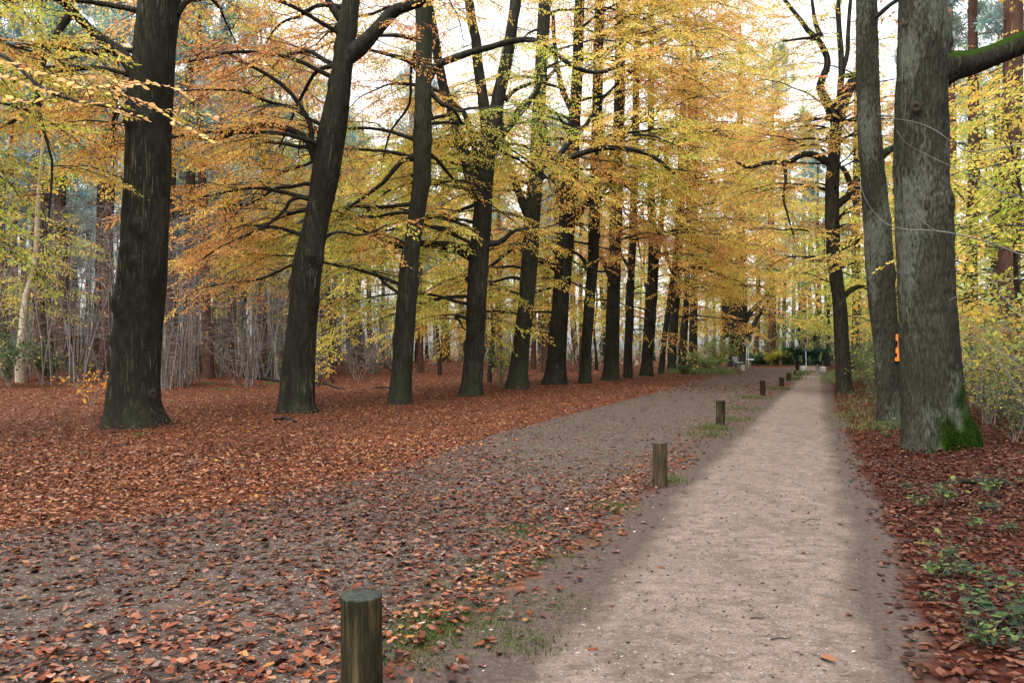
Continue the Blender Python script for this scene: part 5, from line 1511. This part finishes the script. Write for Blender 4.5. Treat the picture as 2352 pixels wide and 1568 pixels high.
bollard("third bollard from the viewer, standing in a tuft of grass with pale stains", G(1655, 976), .52, .185, 3)
bollard("fourth bollard, reddish dark timber at the edge of the leaf band", G(1752, 909), .52, .185, 4, (0, .02), 'post_red')
bollard("fifth bollard, short and leaning to the left", G(1795, 887), .37, .19, 5, (0, -.12), 'post_red')
bollard("sixth bollard, short black stump of timber beyond the leaning one", G(1811.5, 874.5), .39, .2, 6, (0, .04))
bollard("smallest far bollard, beyond the black one", G(1826, 861), .27, .16, 7)
bollard("tall brown post at the far end of the row of bollards", G(1830, 851), .80, .2, 8, (0, 0), 'post_red')
bollard("stubby post right beside the tall brown post", G(1835, 850), .34, .15, 9, (0, 0), 'post_red')

# ------------------------------------------------------------------ things at the far end of the path
M['concrete'] = plain_mat("pale_concrete", (.20, .205, .20), (.36, .36, .35), 7, .85)
M['metal'] = plain_mat("galvanised_metal", (.28, .29, .30), (.38, .39, .40), 5, .5)
M['signback'] = plain_mat("sign_back_grey", (.14, .13, .13), (.19, .18, .18), 3, .55)
M['darksign'] = plain_mat("dark_sign_face", (.03, .04, .06), (.05, .06, .08), 3, .5)
M['plank'] = plain_mat("brown_plank", (.10, .065, .04), (.20, .14, .09), 12, .8, stretch=(.2, 1, 1))
M['greyplank'] = plain_mat("weathered_grey_plank", (.30, .31, .34), (.48, .50, .54), 10, .6, stretch=(.2, 1, 1))
def block(label, px, py, w, h, dep, seed):
    g = G(px, py)
    mb = MB(); mb.box((0, 0, h / 2 - .03), (w, dep, h + .06), .1 * seed, .05)
    mb.V[0][:, :] += np.stack([vnoise(mb.V[0] * 9 + seed + 5 * k, seed) for k in range(3)], -1) * .012
    link("concrete_block", mb.mesh("concrete_block", M['concrete'], smooth=False), label=label, cat="block", group="pale concrete blocks at the path end", loc=(g[0], g[1], 0))
block("pale concrete block beside the far bench", 1706, 851, .27, .42, .27, 1)
block("pale concrete block left of the far path mouth", 1844, 853, .36, .38, .36, 2)
block("pale concrete block right of the far path mouth", 1890, 853, .34, .34, .36, 3)
block("small white stone near the grassy mound", 1675, 849, .14, .18, .14, 4)

g = G(1715, 846)
rt = thing("round_sign", "round traffic sign seen from behind on a grey pole by the big far beech", "sign", (g[0], g[1], 0))
mb = MB(); mb.tube([(0, 0, -.1), (0, 0, 2.3)], .04, 10); link("pole", mb.mesh("pole", M['metal']), parent=rt)
mb = MB(); mb.tube([(.16, .05, -.1), (.16, .05, 1.5)], .03, 8); link("stay", mb.mesh("stay", M['metal']), parent=rt)
mb = MB(); a = np.arange(28) / 28 * 2 * np.pi
for (r_, y_) in ((.25, -.075), (.255, -.07), (.255, -.055), (.25, -.05)): mb.V.append(np.c_[np.cos(a) * r_, np.full(28, y_), 2.02 + np.sin(a) * r_])
mb.V.append(np.array([[0, -.075, 2.02], [0, -.05, 2.02]]))
i, j = np.meshgrid(np.arange(3), np.arange(28), indexing='ij'); j2 = (j + 1) % 28
mb.Q.append(np.stack([i * 28 + j, i * 28 + j2, (i + 1) * 28 + j2, (i + 1) * 28 + j], -1).reshape(-1, 4))
mb.T.append(np.array([[112, (k + 1) % 28, k] for k in range(28)] + [[113, 84 + k, 84 + (k + 1) % 28] for k in range(28)]))
link("disc", mb.mesh("disc", M['signback'], smooth=False), parent=rt)

g = G(1852, 846)
rt = thing("finger_post", "thin pole with a small dark sign plate in front of the ivy hedge", "signpost", (g[0], g[1], 0))
mb = MB(); mb.tube([(0, 0, -.1), (-.05, 0, 1.5)], .028, 8); link("pole", mb.mesh("pole", M['metal']), parent=rt)
mb = MB(); mb.box((-.03, -.04, 1.48), (.46, .02, .15), 0, .006); link("plate", mb.mesh("plate", M['darksign'], smooth=False), parent=rt)

g = G(1697, 845)
rt = thing("park_bench", "pale park bench at the foot of the big far beech", "bench", (g[0], g[1], 0))
rt.rotation_euler = (0, 0, math.radians(62))
for k in range(3):
    mb = MB(); mb.box((0, -.16 + .16 * k, .45), (1.5, .13, .035), 0, .006); link("seat_slat", mb.mesh("seat_slat", M['greyplank'], smooth=False), parent=rt)
for k in range(3):
    mb = MB(); mb.box((0, .27 + .035 * k, .60 + .14 * k), (1.5, .03, .12), 0, .006, .25); link("back_slat", mb.mesh("back_slat", M['greyplank'], smooth=False), parent=rt)
for s in (-.6, .6):
    mb = MB(); mb.box((s, -.15, .2), (.07, .07, .46), 0, .006); mb.box((s, .22, .45), (.07, .06, .94), 0, .006, .12); mb.box((s, .03, .40), (.06, .40, .05), 0, .005)
    link("leg", mb.mesh("leg", M['signback'], smooth=False), parent=rt)

g = G(1722, 851)
rt = thing("notice_post", "low brown timber posts with a slanting board by the far bench", "notice board", (g[0], g[1], 0))
for s in (-.27, .02):
    mb = MB(); mb.tube([(s, 0, -.1), (s, 0, .3), (s, 0, .72)], [.08, .075, .07], 12); link("post", mb.mesh("post", M['plank']), parent=rt)
mb = MB(); mb.box((.08, 0, .80), (.44, .3, .05), 0, .01, .3); link("board", mb.mesh("board", M['greyplank'], smooth=False), parent=rt)

# ivy-clad fence and hedge closing the view
def hedge(label, x0, x1, y, H, dep, n, colr, seed, name):
    r = np.random.default_rng(seed)
    root = thing(name, label, "hedge", ((x0 + x1) / 2, y, 0))
    W = x1 - x0
    core = MB()
    for k in range(int(W / .8) + 1):
        x = -W / 2 + k * W / max(1, int(W / .8))
        core.tube([(x, 0, -.1), (x + .03, 0, H * .9)], [.05, .04], 6)
    for z in (.3, .7, 1.05):
        if z < H: core.tube([(-W / 2, 0, z), (0, .02, z), (W / 2, 0, z)], .02, 5)
    link("frame", core.mesh("frame", M['twig']), parent=root)
    p = np.c_[r.uniform(-W / 2, W / 2, n), r.normal(0, dep * .33, n), np.zeros(n)]
    top = H * (1 + .16 * noise2(p[:, 0], p[:, 1] * 0, .9, seed))
    p[:, 2] = r.uniform(.0, 1, n) ** .8 * top
    L = r.uniform(.10, .17, n)
    V = leaf_shapes(n, L, L * .8, r, .1, .15)
    V = orient(V, r.uniform(0, 6.28, n), r.normal(0, .8, n).clip(-1.3, 1.3), r.uniform(0, 6.28, n)) + p[:, None]
    col = np.array(colr)[r.integers(len(colr), size=n)] * r.uniform(.7, 1.3, (n, 1))
    q = (np.arange(n)[:, None, None] * 6 + LQ[None]).reshape(-1, 4)
    link("leaves", make_mesh("leaves", V.reshape(-1, 3), q, fcol=np.repeat(col, 2, 0), smooth=False, mat=M['leaf']), parent=root, kind="stuff")
IVY = [(.02, .055, .035), (.03, .08, .05), (.045, .11, .07), (.06, .13, .09)]
hedge("dark ivy covered fence closing the end of the footpath", 26.0, 30.6, 82, 1.55, .35, 5000, IVY, 601, "ivy_fence")
hedge("low dark green hedge beyond the track end", 21.5, 26.2, 84, 1.0, .9, 4500, IVY[:3] + [(.05, .11, .03)], 602, "hedge")
for q, (px, d, s, lab) in enumerate([(1765, 81, .9, "yellow bush above the far hedge"), (1800, 82, 1.0, "yellow-green bush in front of the far hedge"), (1740, 80, .7, "small dark bush left of the far hedge")]):
    leafy_bush("hedge_bush", lab, "bush", spot(px, d), 1.9 * s, 2.2 * s, 900, [IVY[1:] + [(.12, .2, .05)], SEED_Y[:1] + SEED_Y[2:3] + [(.40, .44, .06)], [(.3, .36, .07), (.14, .22, .06)]][(q + 1) % 3], 610 + q, .15)

# ------------------------------------------------------------------ fallen wood, stump, moss and grass
def fallen(label, pts, r0, r1, seed, twigs=0, name="fallen_branch", group="fallen branches on the leaf floor", lift=.0):
    c = []
    for (px, py, up) in pts:
        g = G(px, py); c.append([g[0], g[1], gz1(g[0], g[1]) + up])
    c = spline(np.array(c), 22)
    off = c[0] * [1, 1, 0]
    c = c + np.stack([vnoise(c * 4 + 3 * k, seed) for k in range(3)], -1) * .02
    root = thing(name, label, "branch", off, group)
    V, Q, T = tube(c - off, np.linspace(r0, r1, 22) * (1 + .12 * vnoise(c * 8, seed)), 9)
    link("stem", make_mesh("stem", V, Q, T, vattr={"moss": np.zeros(len(V))}, mat=M['limb']), parent=root)
    r = np.random.default_rng(seed)
    for k in range(twigs):
        p = c[int(r.integers(4, 21))]
        b = grow(p, r.uniform(0, 6.28), r.uniform(.1, .9), .0, r.uniform(.4, 1.1), r, 6, .3)
        V, Q, T = tube(b - off, np.linspace(r1 * .7, .004, 6), 4)
        link("twig", make_mesh("twig", V, Q, T, mat=M['greytwig']), parent=root)
fallen("dark log lying behind the leaning second beech", [(558, 880, .05), (600, 883, .06), (650, 886, .05)], .085, .07, 701)
fallen("bent dark branch right of the second beech", [(728, 892, .02), (735, 872, .25), (748, 868, .42), (757, 878, .25), (765, 884, .05)], .05, .04, 702)
fallen("short branch on the leaves between second and third beech", [(745, 886, .05), (770, 892, .05), (795, 897, .02)], .05, .03, 703)
fallen("thin branch on the leaves left of the third beech", [(860, 893, .03), (890, 893, .04), (915, 897, .02)], .04, .02, 704)
fallen("curved branch with bare shoots left of the third beech", [(828, 861, .05), (850, 858, .10), (880, 857, .12), (900, 864, .05)], .06, .04, 705, 7)
fallen("forked branch with grey shoots left of the first beech", [(122, 882, .05), (150, 868, .20), (175, 862, .30), (210, 866, .18), (245, 870, .08)], .055, .03, 706, 8)
fallen("short dark stick on the leaves in front of the second beech", [(632, 970, .03), (655, 966, .06), (680, 972, .02)], .04, .03, 707)
fallen("dark decayed branch piece on the right verge", [(2205, 1118, .05), (2250, 1130, .08), (2300, 1126, .05), (2330, 1140, .02)], .035, .02, 708)
fallen("stick and bark piece beside the track drift in the foreground", [(985, 1328, .015), (1010, 1322, .03), (1040, 1326, .015)], .018, .01, 709)
fallen("dead stem leaning behind the fifth beech", [(1336, 868, .02), (1322, 852, .5), (1312, 846, 1.1), (1305, 842, 1.9)], .05, .03, 710)

g = G(608, 868); 
bollard("small grey tree stump on the leaf floor behind the second beech", g, .26, .34, 21, (0, 0), 'post_red', None, "tree_stump")["category"] = "stump"

def blades(name, label, spots, seed, colr, hh, cat):
    r = np.random.default_rng(seed)
    V, C = [], []
    for (x, y, rad, n, h) in spots:
        p = np.c_[x + r.normal(0, rad, n), y + r.normal(0, rad * 1.2, n)]
        z = ground_z(p[:, 0], p[:, 1]) + np.where(way_sd(p[:, 0], p[:, 1]) > 0, .008, 0)
        H = h * r.uniform(.4, 1.2, n)
        az = r.uniform(0, 6.28, n); bend = r.uniform(.2, .9, n) * H
        w = np.clip(.0035 * (1 + y / 25), .003, .012)
        dx, dy = np.cos(az), np.sin(az)
        b0 = np.c_[p[:, 0] - dy * w, p[:, 1] + dx * w, z - .005]; b1 = np.c_[p[:, 0] + dy * w, p[:, 1] - dx * w, z - .005]
        m0 = np.c_[p[:, 0] - dy * w * .8 + dx * bend * .3, p[:, 1] + dx * w * .8 + dy * bend * .3, z + H * .6]; m1 = np.c_[p[:, 0] + dy * w * .8 + dx * bend * .3, p[:, 1] - dx * w * .8 + dy * bend * .3, z + H * .6]
        tp = np.c_[p[:, 0] + dx * bend, p[:, 1] + dy * bend, z + H]
        V.append(np.stack([b0, b1, m1, m0, tp], 1))
        C.append(np.array(colr)[r.integers(len(colr), size=n)] * r.uniform(.7, 1.25, (n, 1)))
    V = np.vstack(V); C = np.vstack(C); n = len(V)
    q = np.arange(n)[:, None] * 5 + np.array([0, 1, 2, 3]); t = np.arange(n)[:, None] * 5 + np.array([3, 2, 4])
    link(name, make_mesh(name, V.reshape(-1, 3), q, t, fcol=np.vstack([C, C]), smooth=False, mat=M['leaf']), kind="stuff", label=label, cat=cat)
gs = []
gr_ = np.random.default_rng(15)
for (px, py, rad, n, h) in [(980, 1420, .12, 900, .018), (960, 1470, .13, 1000, .016), (1000, 1440, .12, 600, .016), (1090, 1415, .13, 350, .014), (1280, 1395, .12, 300, .013), (1150, 1395, .12, 250, .013), (1200, 1222, .13, 700, .03), (1190, 1475, .12, 400, .02), (1230, 1290, .10, 120, .03), (1090, 1300, .10, 120, .03), (1410, 1165, .13, 260, .05), (1540, 1105, .10, 160, .09), (1640, 985, .20, 260, .12), (1620, 1000, .25, 240, .08), (1690, 965, .22, 200, .10), (1730, 915, .3, 220, .12), (1700, 940, .3, 160, .10),
                            (1790, 895, .25, 160, .14), (1822, 872, .35, 220, .22), (1838, 862, .4, 220, .22), (1848, 856, .4, 160, .22), (1040, 1470, .10, 100, .03), (1150, 1440, .12, 110, .03), (1010, 1350, .12, 110, .03), (1290, 1270, .10, 90, .03), (1330, 1230, .12, 90, .03), (940, 1530, .1, 110, .03), (1120, 1330, .12, 90, .035)]:
    g = G(px, py); gs.append((g[0], g[1], rad, n, h))
blades("grass", "short green grass tufts between the track and the footpath", gs, 801, [(.065, .10, .025), (.095, .13, .035), (.13, .14, .06), (.06, .085, .025)], .05, "grass")
gs = []
for k in range(70):
    px, py = gr_.uniform(1935, 2100), gr_.uniform(880, 990)
    g = G(px, py); gs.append((g[0], g[1], .25, 45, .10))
for k in range(50):
    px = gr_.uniform(1540, 1668); d = gr_.uniform(52, 60); gs.append(((px - X0) / F * d, d, .35, 60, .35))
for k in range(40):
    px, py = gr_.uniform(1905, 1960), gr_.uniform(853, 880)
    g = G(px, py); gs.append((g[0], g[1], .4, 40, .25))
blades("grass", "thin grass on the right verge and on the far mound", gs, 802, [(.11, .15, .045), (.16, .19, .07), (.20, .21, .10), (.085, .12, .04)], .1, "grass")

# moss cushions on the leaf floor
M['moss'] = plain_mat("moss_cushion", (.012, .028, .005), (.032, .06, .010), 60, .95, .1, bdist=.02)
def moss_patch(label, px, py, rx, ry, seed):
    g = G(px, py)
    n, k = 20, 6
    a = np.arange(n) / n * 2 * np.pi
    V = [[0, 0, .05]]
    for q in range(1, k + 1):
        f = q / k
        w = 1 + .25 * vnoise(np.stack([np.cos(a) * 1.5, np.sin(a) * 1.5, np.full(n, seed * .7)], -1), seed)
        zz = .055 * (1 - f ** 2) - .02 * f + .012 * vnoise(np.stack([np.cos(a) * f * 4, np.sin(a) * f * 4, np.full(n, .3)], -1), seed + 1)
        V += np.c_[np.cos(a) * rx * f * w, np.sin(a) * ry * f * w, zz].tolist()
    V = np.array(V)
    T = [[0, 1 + j, 1 + (j + 1) % n] for j in range(n)]
    i, j = np.meshgrid(np.arange(k - 1), np.arange(n), indexing='ij'); j2 = (j + 1) % n
    Q = np.stack([1 + i * n + j, 1 + (i + 1) * n + j, 1 + (i + 1) * n + j2, 1 + i * n + j2], -1).reshape(-1, 4)
    link("moss_patch", make_mesh("moss_patch", V, Q, T, mat=M['moss']), label=label, cat="moss", group="moss cushions on the leaf floor", loc=(g[0], g[1], gz1(g[0], g[1])))
for q, (px, py, rx, ry, lab) in enumerate([(515, 899, .28, .5, "moss patch on the leaves between the first and second beech"), (478, 892, .25, .3, "paler moss patch left of the larger one between first and second beech"), (398, 922, .15, .3, "small moss patch right of the first beech"), (622, 888, .35, .3, "moss along the dark log"), (520, 872, .25, .3, "far moss patch near the thin saplings behind the gap"), (318, 1000, .11, .16, "moss tuft at the foot of the first beech")]):
    moss_patch(lab, px, py, rx, ry, 30 + q)

# crumbs, twigs and stones on the paths
def crumbs():
    r = np.random.default_rng(31)
    mb = MB()
    V6 = []
    N = 16000
    th = r.uniform(-.5, .62, N); d = r.uniform(2.8 ** .8, 26 ** .8, N) ** (1 / .8)
    x, y = d * np.sin(th), d * np.cos(th)
    ok = (way_sd(x, y) > .05) | (poly_sd(STRIP, x, y) > 0)
    x, y, d = x[ok], y[ok], d[ok]
    n = len(x)
    L = r.uniform(.006, .032, n) * (1 + .8 * (r.uniform(0, 1, n) < .08)); W = np.clip(L * r.uniform(.12, .35, n), .0025, .009)
    V = leaf_shapes(n, L, W, r, .5, .8)
    V = orient(V, r.normal(0, .7, n), np.abs(r.normal(0, .25, n)), r.uniform(0, 6.28, n)) + np.stack([x, y, np.full(n, .026)], -1)[:, None]
    col = np.array([(.05, .035, .025), (.09, .06, .045), (.03, .022, .018), (.16, .10, .06), (.35, .31, .27)])[r.choice(5, n, p=[.3, .25, .25, .12, .08])] * r.uniform(.8, 1.2, (n, 1))
    q = (np.arange(n)[:, None, None] * 6 + LQ[None]).reshape(-1, 4)
    link("debris", make_mesh("debris", V.reshape(-1, 3), q, fcol=np.repeat(col, 2, 0), smooth=False, mat=M['litter']), kind="stuff", label="bark crumbs and tiny twigs strewn over the paths", cat="debris")
crumbs()
sk = np.random.default_rng(41)
for q, (px, py, L, a, lab) in enumerate([(1795, 1478, .12, .15, "small dark twig on the footpath in the near foreground"), (1740, 1430, .08, .0, "thin straight twig on the footpath left of the near dark twig"), (1200, 1325, .10, 1.4, "upright dark twig in the grassy strip"), (1260, 1320, .22, -.1, "thin long twig lying across the grassy strip"), (1870, 1200, .14, .05, "dark twig lying along the middle of the footpath")]):
    g = G(px, py)
    p = np.array([[-.5, 0, 0], [-.1, .04, .05], [.2, -.03, .02], [.5, .05, .03]]) * L
    c = spline(p, 12)
    V, Q, T = tube(c, np.linspace(.005, .003, 12), 6)
    o = link("twig", make_mesh("twig", V, Q, T, mat=M['twig']), label=lab, cat="twig", group="twigs on the path", loc=(g[0], g[1], .028))
    o.rotation_euler = (0, 0, a) if q != 2 else (0, -1.2, .3)
g = G(1845, 1277)
mb = MB()
th_, ph_ = np.meshgrid(np.linspace(.05, 3.09, 9), np.arange(14) / 14 * 6.283, indexing='ij')
Vn = np.stack([np.sin(th_) * np.cos(ph_) * .017, np.sin(th_) * np.sin(ph_) * .014, np.cos(th_) * .012 + .010 + .002 * np.cos(ph_)], -1).reshape(-1, 3)
i, j = np.meshgrid(np.arange(8), np.arange(14), indexing='ij'); j2 = (j + 1) % 14
link("chestnut", make_mesh("chestnut", Vn, np.stack([i * 14 + j, (i + 1) * 14 + j, (i + 1) * 14 + j2, i * 14 + j2], -1).reshape(-1, 4), mat=plain_mat("chestnut_shell", (.05, .014, .009), (.09, .025, .014), 20, .35, .5)),
     label="dark red chestnut lying on the footpath", cat="nut", loc=(g[0], g[1], .022))
tris = sum(sum(len(p.vertices) - 2 for p in me.polygons) if len(me.polygons) < 2000 else (len(me.loops) - 2 * len(me.polygons)) for me in bpy.data.meshes)
print("TRIS", tris, "OBJECTS", len(bpy.data.objects))
